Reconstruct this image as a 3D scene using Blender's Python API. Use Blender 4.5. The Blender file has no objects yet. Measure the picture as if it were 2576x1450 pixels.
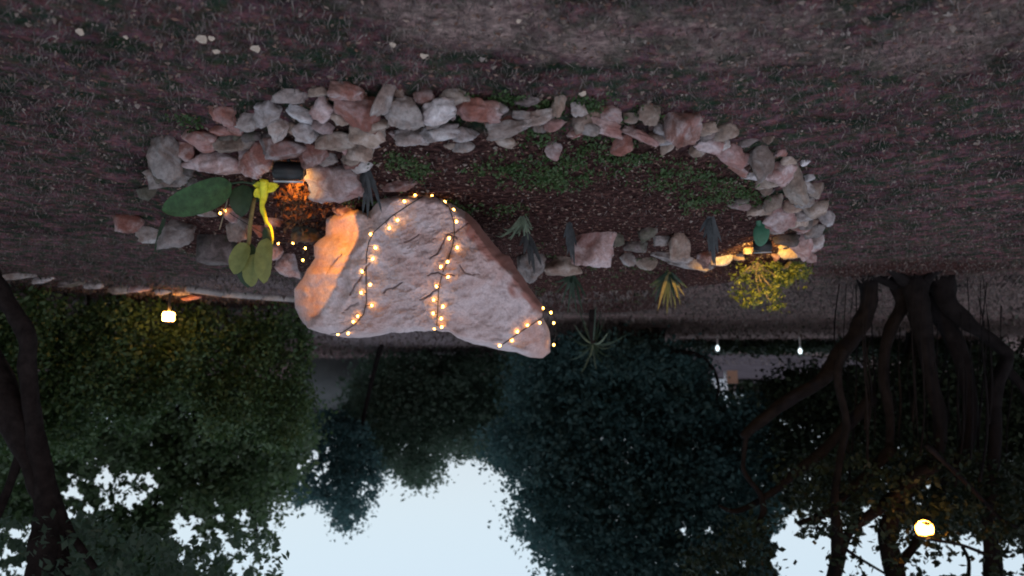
import bpy, bmesh, math, random
import numpy as np
from mathutils import Vector, Matrix, noise
from mathutils.bvhtree import BVHTree

rnd = random.Random(7)
npr = np.random.default_rng(11)
sc = bpy.context.scene
C = sc.collection
rad = math.radians

# ------------------------------------------------------------------ camera (held upside down, as the photo was taken)
F = 1945.0            # focal length in units of a 2576 px wide picture
W, H = 2576.0, 1450.0
PITCH = rad(8.05)
CAMZ = 1.5
cam_d = bpy.data.cameras.new('camera')
cam_d.sensor_width = 36.0
cam_d.lens = 36.0 * F / W
cam_d.clip_start = 0.05
cam_d.clip_end = 600
cam = bpy.data.objects.new('camera', cam_d)
RM = Matrix.Rotation(math.pi / 2 - PITCH, 3, 'X') @ Matrix.Rotation(math.pi, 3, 'Z')
cam.matrix_world = Matrix.Translation((0, 0, CAMZ)) @ RM.to_4x4()
C.objects.link(cam)
sc.camera = cam
cam_d.dof.use_dof = True
cam_d.dof.focus_distance = 5.0
cam_d.dof.aperture_fstop = 1.5
CAM = Vector((0, 0, CAMZ))
U = RM @ Vector((1, 0, 0))      # the photo's right, in the world
V = RM @ Vector((0, 1, 0))      # the photo's up (which is down in the world)

# ------------------------------------------------------------------ world: dusk sky
SKY_STRENGTH = 1.0
world = bpy.data.worlds.new('World')
sc.world = world
world.use_nodes = True
wn = world.node_tree.nodes; wl = world.node_tree.links
wn.clear()
wout = wn.new('ShaderNodeOutputWorld')
bg1 = wn.new('ShaderNodeBackground'); bg2 = wn.new('ShaderNodeBackground'); add = wn.new('ShaderNodeAddShader')
sky = wn.new('ShaderNodeTexSky'); sky.sky_type = 'NISHITA'; sky.sun_disc = False
sky.sun_elevation = rad(1.0); sky.sun_rotation = rad(200); sky.air_density = 1.0; sky.dust_density = 2.0
wl.new(sky.outputs[0], bg1.inputs['Color']); bg1.inputs['Strength'].default_value = 0.10
bg2.inputs['Color'].default_value = (0.655, 0.80, 0.95, 1)     # thin even cloud veil
bg2.inputs['Strength'].default_value = 0.88
wl.new(bg1.outputs[0], add.inputs[0]); wl.new(bg2.outputs[0], add.inputs[1]); wl.new(add.outputs[0], wout.inputs['Surface'])

# faint afterglow from behind the camera (sun already down): one very soft, weak sun
sun_d = bpy.data.lights.new('afterglow', 'SUN'); sun_d.energy = 0.42; sun_d.angle = rad(70); sun_d.color = (1.0, 0.76, 0.90)
sun = bpy.data.objects.new('afterglow', sun_d); C.objects.link(sun)
sun.rotation_euler = Vector((0.12, 0.55, -1.0)).to_track_quat('-Z', 'Y').to_euler()

sc.view_settings.view_transform = 'Standard'
sc.view_settings.look = 'None'
sc.view_settings.exposure = 0.0
sc.view_settings.gamma = 1.0
sc.view_settings.use_curve_mapping = False
sc.render.engine = 'CYCLES'
sc.cycles.use_denoising = True
sc.cycles.max_bounces = 5
sc.cycles.diffuse_bounces = 3
sc.cycles.glossy_bounces = 2
sc.cycles.transmission_bounces = 2
sc.cycles.sample_clamp_indirect = 3.0
sc.cycles.caustics_reflective = False
sc.cycles.caustics_refractive = False
sc.cycles.filter_width = 1.9

# ------------------------------------------------------------------ picture position -> place
def ray(x, y):
    return RM @ Vector(((x - W / 2) / F, -(y - H / 2) / F, -1.0))

def atY(x, y, Y):
    d = ray(x, y)
    return CAM + d * (Y / d.y)

def onz(x, y, z=0.0):
    d = ray(x, y)
    if d.z > -1e-4: return None
    return CAM + d * ((z - CAMZ) / d.z)

def smooth(a, b, t):
    t = np.clip((t - a) / (b - a), 0, 1)
    return t * t * (3 - 2 * t)

# planting bed outline (outer foot of the stone border)
BED_PX = [(395,470),(375,420),(400,365),(520,302),(640,268),(720,222),(800,212),(1000,205),(1180,222),(1400,238),(1600,262),(1760,282),
          (1860,322),(1960,370),(2040,430),(2090,530),(2085,620),(2020,672),(1900,690),(1750,712),(1600,735),(1450,745),(1250,740),(900,690),
          (700,668),(480,640),(330,585),(350,520)]
BED = np.array([[onz(x, y).x, onz(x, y).y] for x, y in BED_PX])

def inpoly(px, py, poly):
    inside = np.zeros(px.shape, bool)
    n = len(poly)
    for i in range(n):
        x0, y0 = poly[i]; x1, y1 = poly[(i + 1) % n]
        c = ((y0 > py) != (y1 > py)) & (px < (x1 - x0) * (py - y0) / (y1 - y0 + 1e-12) + x0)
        inside ^= c
    return inside

def polydist(px, py, poly):
    d = np.full(px.shape, 1e9)
    n = len(poly)
    for i in range(n):
        a = poly[i]; b = poly[(i + 1) % n]
        ab = b - a
        t = np.clip(((px - a[0]) * ab[0] + (py - a[1]) * ab[1]) / (ab @ ab + 1e-12), 0, 1)
        d = np.minimum(d, np.hypot(px - a[0] - t * ab[0], py - a[1] - t * ab[1]))
    return np.where(inpoly(px, py, poly), d, -d)

def height(px, py):
    px = np.asarray(px, float); py = np.asarray(py, float)
    s = polydist(px, py, BED)
    h = 0.13 * smooth(0.0, 0.45, s) + 0.05 * smooth(0.3, 1.3, s)
    h = h + 0.012 * np.sin(px * 2.1 + 0.7) * np.sin(py * 1.7) * smooth(0, 1, 12 - py)
    h = h + 0.006 * np.sin(px * 7.3 + py * 3.1) * np.sin(py * 6.7 - px * 2.0)
    bx, by = BANK.x, BANK.y     # low ridge of red soil behind the bed
    h = h + 0.10 * np.exp(-(((px - bx) / 1.1) ** 2 + ((py - by) / 0.7) ** 2))
    return h

BANK = onz(1500, 770)

def Hz(x, y):
    return float(height(np.array([x]), np.array([y]))[0])

def at(x, y):
    z = 0.0
    for _ in range(6):
        p = onz(x, y, z)
        z = Hz(p.x, p.y)
    return Vector((p.x, p.y, z))

# ------------------------------------------------------------------ materials
def mat(name, build):
    m = bpy.data.materials.new(name); m.use_nodes = True
    nt = m.node_tree; nt.nodes.clear()
    out = nt.nodes.new('ShaderNodeOutputMaterial')
    b = nt.nodes.new('ShaderNodeBsdfPrincipled')
    nt.links.new(b.outputs[0], out.inputs['Surface'])
    build(nt, b, out)
    return m

def N(nt, t, **kw):
    n = nt.nodes.new(t)
    for k, v in kw.items():
        if k.startswith('i_'): n.inputs[k[2:].replace('_', ' ')].default_value = v
        else: setattr(n, k, v)
    return n

def mixc(nt, fac, a, b, mode='MIX'):
    n = nt.nodes.new('ShaderNodeMix'); n.data_type = 'RGBA'; n.blend_type = mode
    for sock, v in ((n.inputs['Factor'], fac), (n.inputs['A'], a), (n.inputs['B'], b)):
        if isinstance(v, (int, float)): sock.default_value = v
        elif isinstance(v, tuple): sock.default_value = v if len(v) == 4 else (*v, 1)
        else: nt.links.new(v, sock)
    return n.outputs['Result']

def ramp(nt, src, stops):
    r = nt.nodes.new('ShaderNodeValToRGB')
    el = r.color_ramp.elements
    while len(el) > 1: el.remove(el[-1])
    for i, (p, c) in enumerate(stops):
        e = el[0] if i == 0 else el.new(p)
        e.position = p
        e.color = (*c, 1) if len(c) == 3 else c
    nt.links.new(src, r.inputs[0])
    return r.outputs[0]

def noise_tex(nt, scale, detail=6, rough=0.6, vec=None, dist=0.0):
    n = N(nt, 'ShaderNodeTexNoise', i_Scale=scale, i_Detail=detail, i_Roughness=rough, i_Distortion=dist)
    if vec is not None: nt.links.new(vec, n.inputs['Vector'])
    return n.outputs['Fac'], n.outputs['Color']

def bump(nt, b, src, strength, dist):
    n = N(nt, 'ShaderNodeBump', i_Strength=strength, i_Distance=dist)
    nt.links.new(src, n.inputs['Height']); nt.links.new(n.outputs[0], b.inputs['Normal'])

def geo_pos(nt):
    return N(nt, 'ShaderNodeNewGeometry').outputs['Position']

def rock_mat(name, c1, c2, c3, stain, scale=1.0, stain_amt=0.5):
    def f(nt, b, out):
        pos = geo_pos(nt)
        oi = N(nt, 'ShaderNodeObjectInfo')
        off = N(nt, 'ShaderNodeVectorMath', operation='ADD'); nt.links.new(pos, off.inputs[0])
        mul = N(nt, 'ShaderNodeVectorMath', operation='SCALE'); nt.links.new(oi.outputs['Random'], mul.inputs['Scale']); mul.inputs[0].default_value = (9, 5, 7)
        nt.links.new(mul.outputs[0], off.inputs[1]); v = off.outputs[0]
        n1, _ = noise_tex(nt, 7 * scale, 8, 0.65, v, 0.6)
        n2, _ = noise_tex(nt, 3.1 * scale, 5, 0.6, v, 1.2)
        n3, _ = noise_tex(nt, 45 * scale, 6, 0.7, v)
        base = ramp(nt, n1, [(0.36, c2), (0.48, c1), (0.60, c3)])
        st = ramp(nt, n2, [(0.53 - 0.10 * stain_amt, (0, 0, 0)), (0.56, (1, 1, 1))])
        st2 = N(nt, 'ShaderNodeMath', operation='MULTIPLY'); nt.links.new(st, st2.inputs[0]); st2.inputs[1].default_value = stain_amt
        col = mixc(nt, st2.outputs[0], base, stain)
        spk = ramp(nt, n3, [(0.3, (0.62, 0.62, 0.62)), (0.55, (1, 1, 1)), (0.75, (1.18, 1.15, 1.15))])
        col = mixc(nt, 1.0, col, spk, 'MULTIPLY')
        tone = N(nt, 'ShaderNodeMapRange'); nt.links.new(oi.outputs['Random'], tone.inputs[0]); tone.inputs['To Min'].default_value = 0.62; tone.inputs['To Max'].default_value = 1.15
        hsv = N(nt, 'ShaderNodeHueSaturation'); nt.links.new(tone.outputs[0], hsv.inputs['Value']); nt.links.new(col, hsv.inputs['Color'])
        nt.links.new(hsv.outputs[0], b.inputs['Base Color'])
        b.inputs['Roughness'].default_value = 0.9
        m = N(nt, 'ShaderNodeMath', operation='MULTIPLY_ADD'); nt.links.new(n3, m.inputs[0]); m.inputs[1].default_value = 0.35; nt.links.new(n1, m.inputs[2])
        bump(nt, b, m.outputs[0], 0.7, 0.03)
    return mat(name, f)

ROCKS = {
 'g': rock_mat('grey_limestone', (0.33, 0.285, 0.28), (0.19, 0.16, 0.155), (0.46, 0.42, 0.42), (0.24, 0.13, 0.09), stain_amt=0.4),
 'w': rock_mat('pale_limestone', (0.43, 0.385, 0.40), (0.26, 0.225, 0.225), (0.60, 0.565, 0.59), (0.27, 0.17, 0.13), stain_amt=0.4),
 'p': rock_mat('pink_sandstone', (0.40, 0.28, 0.275), (0.25, 0.15, 0.14), (0.52, 0.43, 0.45), (0.30, 0.11, 0.095), stain_amt=0.5),
 'r': rock_mat('rusty_sandstone', (0.27, 0.145, 0.125), (0.14, 0.075, 0.065), (0.46, 0.37, 0.38), (0.24, 0.07, 0.05), stain_amt=0.6),
 't': rock_mat('tan_sandstone', (0.32, 0.24, 0.20), (0.19, 0.14, 0.12), (0.43, 0.36, 0.33), (0.22, 0.12, 0.09), stain_amt=0.5),
 'd': rock_mat('dark_mossy_stone', (0.13, 0.10, 0.10), (0.07, 0.06, 0.055), (0.22, 0.18, 0.18), (0.07, 0.08, 0.04), stain_amt=0.5),
}
for _k, _m in ROCKS.items(): pass

def boulder_build(nt, b, out):
    pos = geo_pos(nt)
    n1, _ = noise_tex(nt, 2.2, 8, 0.68, pos, 0.8)
    n2, _ = noise_tex(nt, 5.5, 8, 0.7, pos, 0.4)
    n3, _ = noise_tex(nt, 60, 5, 0.7, pos)
    n4, _ = noise_tex(nt, 1.3, 4, 0.6, pos, 1.5)
    a = ramp(nt, n1, [(0.3, (0.40, 0.31, 0.30)), (0.47, (0.54, 0.44, 0.45)), (0.6, (0.62, 0.53, 0.55)), (0.75, (0.70, 0.66, 0.70))])
    f = ramp(nt, n4, [(0.5, (0, 0, 0)), (0.72, (1, 1, 1))])
    a = mixc(nt, f, a, (0.50, 0.30, 0.26))
    g = ramp(nt, n2, [(0.25, (0.45, 0.42, 0.42)), (0.42, (0.9, 0.88, 0.88)), (0.7, (1.12, 1.1, 1.1))])
    a = mixc(nt, 1.0, a, g, 'MULTIPLY')
    s = ramp(nt, n3, [(0.3, (0.72, 0.7, 0.7)), (0.6, (1.05, 1.05, 1.05))])
    a = mixc(nt, 1.0, a, s, 'MULTIPLY')
    at_ = N(nt, 'ShaderNodeAttribute', attribute_name='rust')
    a = mixc(nt, at_.outputs['Fac'], a, (0.28, 0.10, 0.075))
    at2 = N(nt, 'ShaderNodeAttribute', attribute_name='crack')
    a = mixc(nt, at2.outputs['Fac'], a, (0.10, 0.075, 0.07))
    nt.links.new(a, b.inputs['Base Color'])
    b.inputs['Roughness'].default_value = 0.92
    m = N(nt, 'ShaderNodeMath', operation='MULTIPLY_ADD'); nt.links.new(n3, m.inputs[0]); m.inputs[1].default_value = 0.25; nt.links.new(n2, m.inputs[2])
    bump(nt, b, m.outputs[0], 0.5, 0.03)
M_BOULDER = mat('weathered_boulder_rock', boulder_build)

def ground_build(nt, b, out):
    pos = geo_pos(nt)
    n1, c1 = noise_tex(nt, 1.7, 6, 0.65, pos, 0.5)
    n2, c2 = noise_tex(nt, 22, 7, 0.75, pos)
    n3, c3 = noise_tex(nt, 7.5, 5, 0.6, pos)
    n4, _ = noise_tex(nt, 110, 4, 0.8, pos)
    n5, _ = noise_tex(nt, 0.5, 3, 0.5, pos)
    grass = ramp(nt, n3, [(0.32, (0.040, 0.055, 0.040)), (0.46, (0.086, 0.070, 0.062)), (0.56, (0.130, 0.086, 0.082)), (0.68, (0.18, 0.135, 0.118))])
    gl = ramp(nt, n1, [(0.35, (0.55, 0.56, 0.60)), (0.65, (1.35, 1.28, 1.30))])
    col = mixc(nt, 1.0, grass, gl, 'MULTIPLY')
    A = lambda nm: N(nt, 'ShaderNodeAttribute', attribute_name=nm).outputs['Fac']
    def frac(nm, edge=0.30):
        s = N(nt, 'ShaderNodeMath', operation='MULTIPLY_ADD'); nt.links.new(n3, s.inputs[0]); s.inputs[1].default_value = edge * 2; nt.links.new(A(nm), s.inputs[2])
        return ramp(nt, s.outputs[0], [(edge + 0.25, (0, 0, 0)), (edge + 0.85 if edge + .85 < 1 else 1.0, (1, 1, 1))])
    hue1 = N(nt, 'ShaderNodeMapRange'); sep = N(nt, 'ShaderNodeSeparateColor'); nt.links.new(c3, sep.inputs[0])
    chroma = mixc(nt, ramp(nt, sep.outputs[0], [(0.42, (0, 0, 0)), (0.58, (1, 1, 1))]), (0.76, 1.08, 0.84), (1.24, 0.94, 1.08))
    col = mixc(nt, 1.0, col, chroma, 'MULTIPLY')
    sep2 = N(nt, 'ShaderNodeSeparateColor'); nt.links.new(c2, sep2.inputs[0])
    chroma2 = mixc(nt, ramp(nt, sep2.outputs[1], [(0.40, (0, 0, 0)), (0.60, (1, 1, 1))]), (0.85, 0.98, 1.15), (1.25, 1.0, 0.95))
    col = mixc(nt, 1.0, col, chroma2, 'MULTIPLY')
    dirt = ramp(nt, n2, [(0.3, (0.21, 0.145, 0.135)), (0.7, (0.50, 0.36, 0.335))])
    nb, _ = noise_tex(nt, 2.6, 8, 0.72, pos, 1.0)
    dm = N(nt, 'ShaderNodeMath', operation='MULTIPLY_ADD'); nt.links.new(nb, dm.inputs[0]); dm.inputs[1].default_value = 2.2; nt.links.new(A('dirt'), dm.inputs[2])
    dsc = N(nt, 'ShaderNodeMapRange'); dsc.inputs['From Min'].default_value = 1.25; dsc.inputs['From Max'].default_value = 2.15; nt.links.new(dm.outputs[0], dsc.inputs[0])
    dml = N(nt, 'ShaderNodeMath', operation='MULTIPLY'); nt.links.new(dsc.outputs[0], dml.inputs[0])
    dcl = N(nt, 'ShaderNodeMapRange'); dcl.inputs['From Min'].default_value = 0.02; dcl.inputs['From Max'].default_value = 0.35; nt.links.new(A('dirt'), dcl.inputs[0]); nt.links.new(dcl.outputs[0], dml.inputs[1])
    col = mixc(nt, dml.outputs[0], col, dirt)
    soil = ramp(nt, n2, [(0.3, (0.022, 0.014, 0.014)), (0.5, (0.065, 0.034, 0.032)), (0.72, (0.16, 0.082, 0.075))])
    col = mixc(nt, frac('soil'), col, soil)
    path = ramp(nt, n3, [(0.3, (0.12, 0.095, 0.10)), (0.7, (0.25, 0.205, 0.215))])
    col = mixc(nt, frac('path', 0.2), col, path)
    sp = ramp(nt, n2, [(0.28, (0.35, 0.35, 0.38)), (0.5, (0.95, 0.95, 0.95)), (0.75, (1.7, 1.65, 1.6))])
    col = mixc(nt, 1.0, col, sp, 'MULTIPLY')
    nt.links.new(col, b.inputs['Base Color'])
    b.inputs['Roughness'].default_value = 1.0
    b.inputs['Specular IOR Level'].default_value = 0.0
    m = N(nt, 'ShaderNodeMath', operation='MULTIPLY_ADD'); nt.links.new(n4, m.inputs[0]); m.inputs[1].default_value = 0.4; nt.links.new(n2, m.inputs[2])
    bump(nt, b, m.outputs[0], 1.0, 0.04)
M_GROUND = mat('lawn_and_soil', ground_build)

def leaf_mat(name, cols, transl=0.25, rough=0.5, nscale=1.2, spec=0.4):
    def f(nt, b, out):
        g = N(nt, 'ShaderNodeNewGeometry')
        n1, _ = noise_tex(nt, nscale, 3, 0.6, g.outputs['Position'])
        m = N(nt, 'ShaderNodeMath', operation='MULTIPLY_ADD'); nt.links.new(g.outputs['Random Per Island'], m.inputs[0]); m.inputs[1].default_value = 0.45
        s = N(nt, 'ShaderNodeMath', operation='MULTIPLY'); nt.links.new(n1, s.inputs[0]); s.inputs[1].default_value = 0.75
        nt.links.new(s.outputs[0], m.inputs[2])
        col = ramp(nt, m.outputs[0], [(0.12 + 0.76 * i / (len(cols) - 1), c) for i, c in enumerate(cols)])
        nt.links.new(col, b.inputs['Base Color'])
        b.inputs['Roughness'].default_value = rough
        b.inputs['Specular IOR Level'].default_value = spec
        if transl:
            t = N(nt, 'ShaderNodeBsdfTranslucent'); nt.links.new(col, t.inputs['Color'])
            mx = N(nt, 'ShaderNodeMixShader'); mx.inputs[0].default_value = transl
            nt.links.new(b.outputs[0], mx.inputs[1]); nt.links.new(t.outputs[0], mx.inputs[2]); nt.links.new(mx.outputs[0], out.inputs['Surface'])
    return mat(name, f)

L_HEDGE = leaf_mat('hedge_leaf', [(0.014, 0.028, 0.012), (0.028, 0.060, 0.020), (0.052, 0.10, 0.034), (0.08, 0.13, 0.055)])
L_YEL = leaf_mat('yellow_green_tree_leaf', [(0.022, 0.040, 0.020), (0.046, 0.085, 0.034), (0.085, 0.14, 0.06), (0.12, 0.17, 0.11)], transl=0.55)
L_TEAL = leaf_mat('glare_tinted_tree_leaf', [(0.018, 0.040, 0.046), (0.034, 0.078, 0.080), (0.058, 0.118, 0.118), (0.09, 0.155, 0.15)], spec=0.2, transl=0.6)  # bluish, lightened colour stands in for sky glare over the leaves
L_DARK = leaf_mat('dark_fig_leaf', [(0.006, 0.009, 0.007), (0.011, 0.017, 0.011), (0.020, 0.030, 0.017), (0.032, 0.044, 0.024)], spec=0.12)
L_MID = leaf_mat('mid_green_tree_leaf', [(0.02, 0.034, 0.026), (0.045, 0.078, 0.05), (0.08, 0.125, 0.085), (0.11, 0.155, 0.12)], transl=0.6)  # colour lifted to stand in for the glare beside the open sky
L_WEED = leaf_mat('weed_leaf', [(0.02, 0.03, 0.015), (0.03, 0.065, 0.02), (0.05, 0.10, 0.03), (0.09, 0.12, 0.05)], nscale=6)
L_GRASS = leaf_mat('dry_grass_blade', [(0.030, 0.050, 0.032), (0.060, 0.070, 0.052), (0.095, 0.072, 0.075), (0.13, 0.105, 0.10), (0.22, 0.18, 0.17)], nscale=9, transl=0, rough=0.9, spec=0.1)
L_LITTER = leaf_mat('leaf_litter', [(0.05, 0.022, 0.015), (0.10, 0.05, 0.035), (0.17, 0.09, 0.07), (0.27, 0.20, 0.17)], nscale=9, transl=0, rough=0.8, spec=0.2)
L_SHRUB = leaf_mat('shrub_leaf', [(0.03, 0.05, 0.014), (0.07, 0.10, 0.022), (0.14, 0.17, 0.035), (0.24, 0.25, 0.06)], nscale=5, transl=0.35)

def simple(name, col, rough=0.7, nz=0.25, scale=20, metal=0.0, transl=0.0, spec=0.4, bmp=0.3):
    def f(nt, b, out):
        n1, _ = noise_tex(nt, scale, 5, 0.65, geo_pos(nt))
        lo = tuple(c * (1 - nz) for c in col); hi = tuple(min(1, c * (1 + nz)) for c in col)
        c = ramp(nt, n1, [(0.3, lo), (0.7, hi)])
        nt.links.new(c, b.inputs['Base Color'])
        b.inputs['Roughness'].default_value = rough; b.inputs['Metallic'].default_value = metal
        b.inputs['Specular IOR Level'].default_value = spec
        if bmp: bump(nt, b, n1, bmp, 0.01)
        if transl:
            t = N(nt, 'ShaderNodeBsdfTranslucent'); nt.links.new(c, t.inputs['Color'])
            mx = N(nt, 'ShaderNodeMixShader'); mx.inputs[0].default_value = transl
            nt.links.new(b.outputs[0], mx.inputs[1]); nt.links.new(t.outputs[0], mx.inputs[2]); nt.links.new(mx.outputs[0], out.inputs['Surface'])
    return mat(name, f)

def emis(name, col, strength):
    m = bpy.data.materials.new(name); m.use_nodes = True
    nt = m.node_tree; nt.nodes.clear()
    o = nt.nodes.new('ShaderNodeOutputMaterial'); e = nt.nodes.new('ShaderNodeEmission')
    e.inputs[0].default_value = (*col, 1); e.inputs[1].default_value = strength
    nt.links.new(e.outputs[0], o.inputs[0])
    return m

M_BARK = simple('fig_bark', (0.011, 0.009, 0.0095), 0.95, 0.5, 9, bmp=1.0, spec=0.08)
M_BARK2 = simple('dark_rough_bark', (0.022, 0.017, 0.017), 0.95, 0.5, 12, bmp=1.0, spec=0.08)
M_BLACK = simple('black_plastic', (0.015, 0.015, 0.017), 0.45, 0.2)
M_WIRE = simple('dark_green_wire', (0.02, 0.018, 0.016), 0.5, 0.2)
M_STEEL = simple('brushed_steel', (0.5, 0.5, 0.52), 0.35, 0.1, metal=0.9)
M_WHITE = simple('white_plastic', (0.75, 0.76, 0.78), 0.5, 0.08)
M_CONC = simple('old_concrete', (0.34, 0.30, 0.29), 0.95, 0.3, 14)
M_WALL = simple('grey_rendered_wall', (0.075, 0.08, 0.08), 0.95, 0.2, 3)
M_BRICK = simple('red_clay_brick', (0.38, 0.17, 0.14), 0.9, 0.25)
M_WOOD = simple('dry_twig', (0.22, 0.18, 0.13), 0.8, 0.3)
M_BOX = simple('brown_cardboard', (0.22, 0.12, 0.08), 0.9, 0.2)
M_AGAVE = simple('blue_grey_succulent_leaf', (0.065, 0.075, 0.085), 0.55, 0.35, 25, transl=0.1)
M_SPIKE = simple('dark_green_strap_leaf', (0.035, 0.065, 0.045), 0.5, 0.35, 25, transl=0.2)
M_SPIKEY = simple('yellowed_strap_leaf', (0.24, 0.20, 0.09), 0.6, 0.35, 25, transl=0.2)
M_ROS = simple('pale_striped_leaf', (0.17, 0.23, 0.17), 0.5, 0.5, 30, transl=0.2)
M_BIGLEAF = simple('broad_green_leaf', (0.032, 0.085, 0.030), 0.6, 0.5, 24, transl=0.25)
M_BIGDARK = simple('broad_dark_leaf', (0.035, 0.065, 0.035), 0.45, 0.25, 30, transl=0.25)
M_PALELEAF = simple('broad_yellowing_leaf', (0.22, 0.25, 0.08), 0.5, 0.22, 22, transl=0.3)
M_YSTEM = simple('yellow_green_stem', (0.78, 0.78, 0.05), 0.5, 0.2, 30, transl=0.2)
M_PAD = simple('cactus_pad_skin', (0.035, 0.13, 0.075), 0.5, 0.15, 35)
M_DRYLEAF = simple('dry_fallen_leaf', (0.42, 0.33, 0.27), 0.8, 0.2, 30)
M_BULB = emis('warm_fairy_bulb_glow', (1.0, 0.47, 0.09), 20.0)
M_LENS = emis('warm_spotlight_lens_glow', (1.0, 0.56, 0.14), 26.0)
M_GLOBE = emis('warm_lamp_globe_glow', (1.0, 0.36, 0.045), 34.0)
M_BOXLAMP = emis('warm_box_lamp_glow', (1.0, 0.43, 0.07), 75.0)
M_LED = emis('cool_white_marker_glow', (0.80, 0.95, 1.0), 2.2)

# ------------------------------------------------------------------ object helpers
def newmesh(name, verts, faces, m=None, parent=None, smoothsh=True, loc=None):
    me = bpy.data.meshes.new(name)
    if loc is not None: verts = [(v[0] - loc[0], v[1] - loc[1], v[2] - loc[2]) for v in verts]
    me.from_pydata([tuple(v) for v in verts], [], faces)
    if m: me.materials.append(m)
    if smoothsh: me.shade_smooth()
    o = bpy.data.objects.new(name, me); C.objects.link(o)
    if loc is not None: o.location = loc
    if parent is not None:
        o.parent = parent
        o.location = Vector(o.location) - Vector(parent.location)
    return o

def fastmesh(name, co, nper, m, parent=None):
    """co: (n, nper, 3) separate faces"""
    n = co.shape[0]
    me = bpy.data.meshes.new(name)
    me.vertices.add(n * nper); me.loops.add(n * nper); me.polygons.add(n)
    me.vertices.foreach_set('co', co.reshape(-1).astype(np.float32))
    me.loops.foreach_set('vertex_index', np.arange(n * nper, dtype=np.int32))
    me.polygons.foreach_set('loop_start', np.arange(0, n * nper, nper, dtype=np.int32))
    me.update(calc_edges=True); me.materials.append(m)
    o = bpy.data.objects.new(name, me); C.objects.link(o)
    if parent is not None:
        o.parent = parent; o.matrix_parent_inverse = Matrix.Translation(-Vector(parent.location))
    return o

def tag(o, label=None, cat=None, group=None, kind=None):
    if label: o['label'] = label
    if cat: o['category'] = cat
    if group: o['group'] = group
    if kind: o['kind'] = kind
    return o

def empty(name, loc, label, cat, group=None):
    o = bpy.data.objects.new(name, None); C.objects.link(o); o.location = loc; o.empty_display_size = 0.1
    return tag(o, label, cat, group)

def tube_data(pts, rads, seg=8, rough=0.0, seed=0):
    """smooth tapered tube through pts"""
    P = [Vector(p) for p in pts]
    Q, Rr = [], []
    n = len(P)
    sub = 5 if n > 2 else 3
    for i in range(n - 1):
        p0 = P[max(i - 1, 0)]; p1 = P[i]; p2 = P[i + 1]; p3 = P[min(i + 2, n - 1)]
        for k in range(sub):
            t = k / sub
            q = 0.5 * ((2 * p1) + (p2 - p0) * t + (2 * p0 - 5 * p1 + 4 * p2 - p3) * t * t + (3 * p1 - p0 - 3 * p2 + p3) * t ** 3)
            Q.append(q); Rr.append(rads[i] * (1 - t) + rads[i + 1] * t)
    Q.append(P[-1]); Rr.append(rads[-1])
    verts, faces = [], []
    up = Vector((0.13, 0.31, 0.94)).normalized()
    a = None
    for i, q in enumerate(Q):
        tdir = (Q[min(i + 1, len(Q) - 1)] - Q[max(i - 1, 0)]).normalized()
        if a is None:
            a = tdir.cross(up)
            if a.length < 0.05: a = tdir.cross(Vector((1, 0, 0)))
            a.normalize()
        else:
            a = (a - tdir * a.dot(tdir)).normalized()
        b = tdir.cross(a)
        for k in range(seg):
            th = 2 * math.pi * k / seg
            r = Rr[i]
            if rough: r *= 1 + rough * noise.noise(Vector((math.cos(th) * 1.5 + seed, math.sin(th) * 1.5, i * 0.35)))
            verts.append(q + a * (math.cos(th) * r) + b * (math.sin(th) * r))
        if i:
            for k in range(seg):
                k2 = (k + 1) % seg
                faces.append(((i - 1) * seg + k, (i - 1) * seg + k2, i * seg + k2, i * seg + k))
    faces.append(tuple(range(seg - 1, -1, -1))); L = (len(Q) - 1) * seg
    faces.append(tuple(range(L, L + seg)))
    return verts, faces

def merge(datas):
    V_, F_ = [], []
    for v, f in datas:
        o = len(V_); V_ += list(v); F_ += [tuple(i + o for i in ff) for ff in f]
    return V_, F_

def box_data(c, sx, sy, sz, rot=None, bevel=0.0):
    c = Vector(c)
    bm = bmesh.new(); bmesh.ops.create_cube(bm, size=1.0)
    for v in bm.verts: v.co = Vector((v.co.x * sx, v.co.y * sy, v.co.z * sz))
    if bevel: bmesh.ops.bevel(bm, geom=bm.edges[:], offset=bevel, segments=2, affect='EDGES')
    bm.verts.index_update()
    vs = [(rot @ v.co if rot else v.co.copy()) + c for v in bm.verts]
    fs = [tuple(v.index for v in f.verts) for f in bm.faces]
    bm.free()
    return vs, fs

def sphere_data(c, r, sub=2, sc3=(1, 1, 1)):
    bm = bmesh.new(); bmesh.ops.create_icosphere(bm, subdivisions=sub, radius=1.0)
    bm.verts.index_update()
    vs = [Vector(c) + Vector((v.co.x * r * sc3[0], v.co.y * r * sc3[1], v.co.z * r * sc3[2])) for v in bm.verts]
    fs = [tuple(v.index for v in f.verts) for f in bm.faces]
    bm.free()
    return vs, fs

_ico = {}
def ico(sub):
    if sub not in _ico:
        bm = bmesh.new(); bmesh.ops.create_icosphere(bm, subdivisions=sub, radius=1.0); bm.verts.index_update()
        _ico[sub] = (np.array([v.co[:] for v in bm.verts]), [tuple(v.index for v in f.verts) for f in bm.faces])
        bm.free()
    return _ico[sub]

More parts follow.
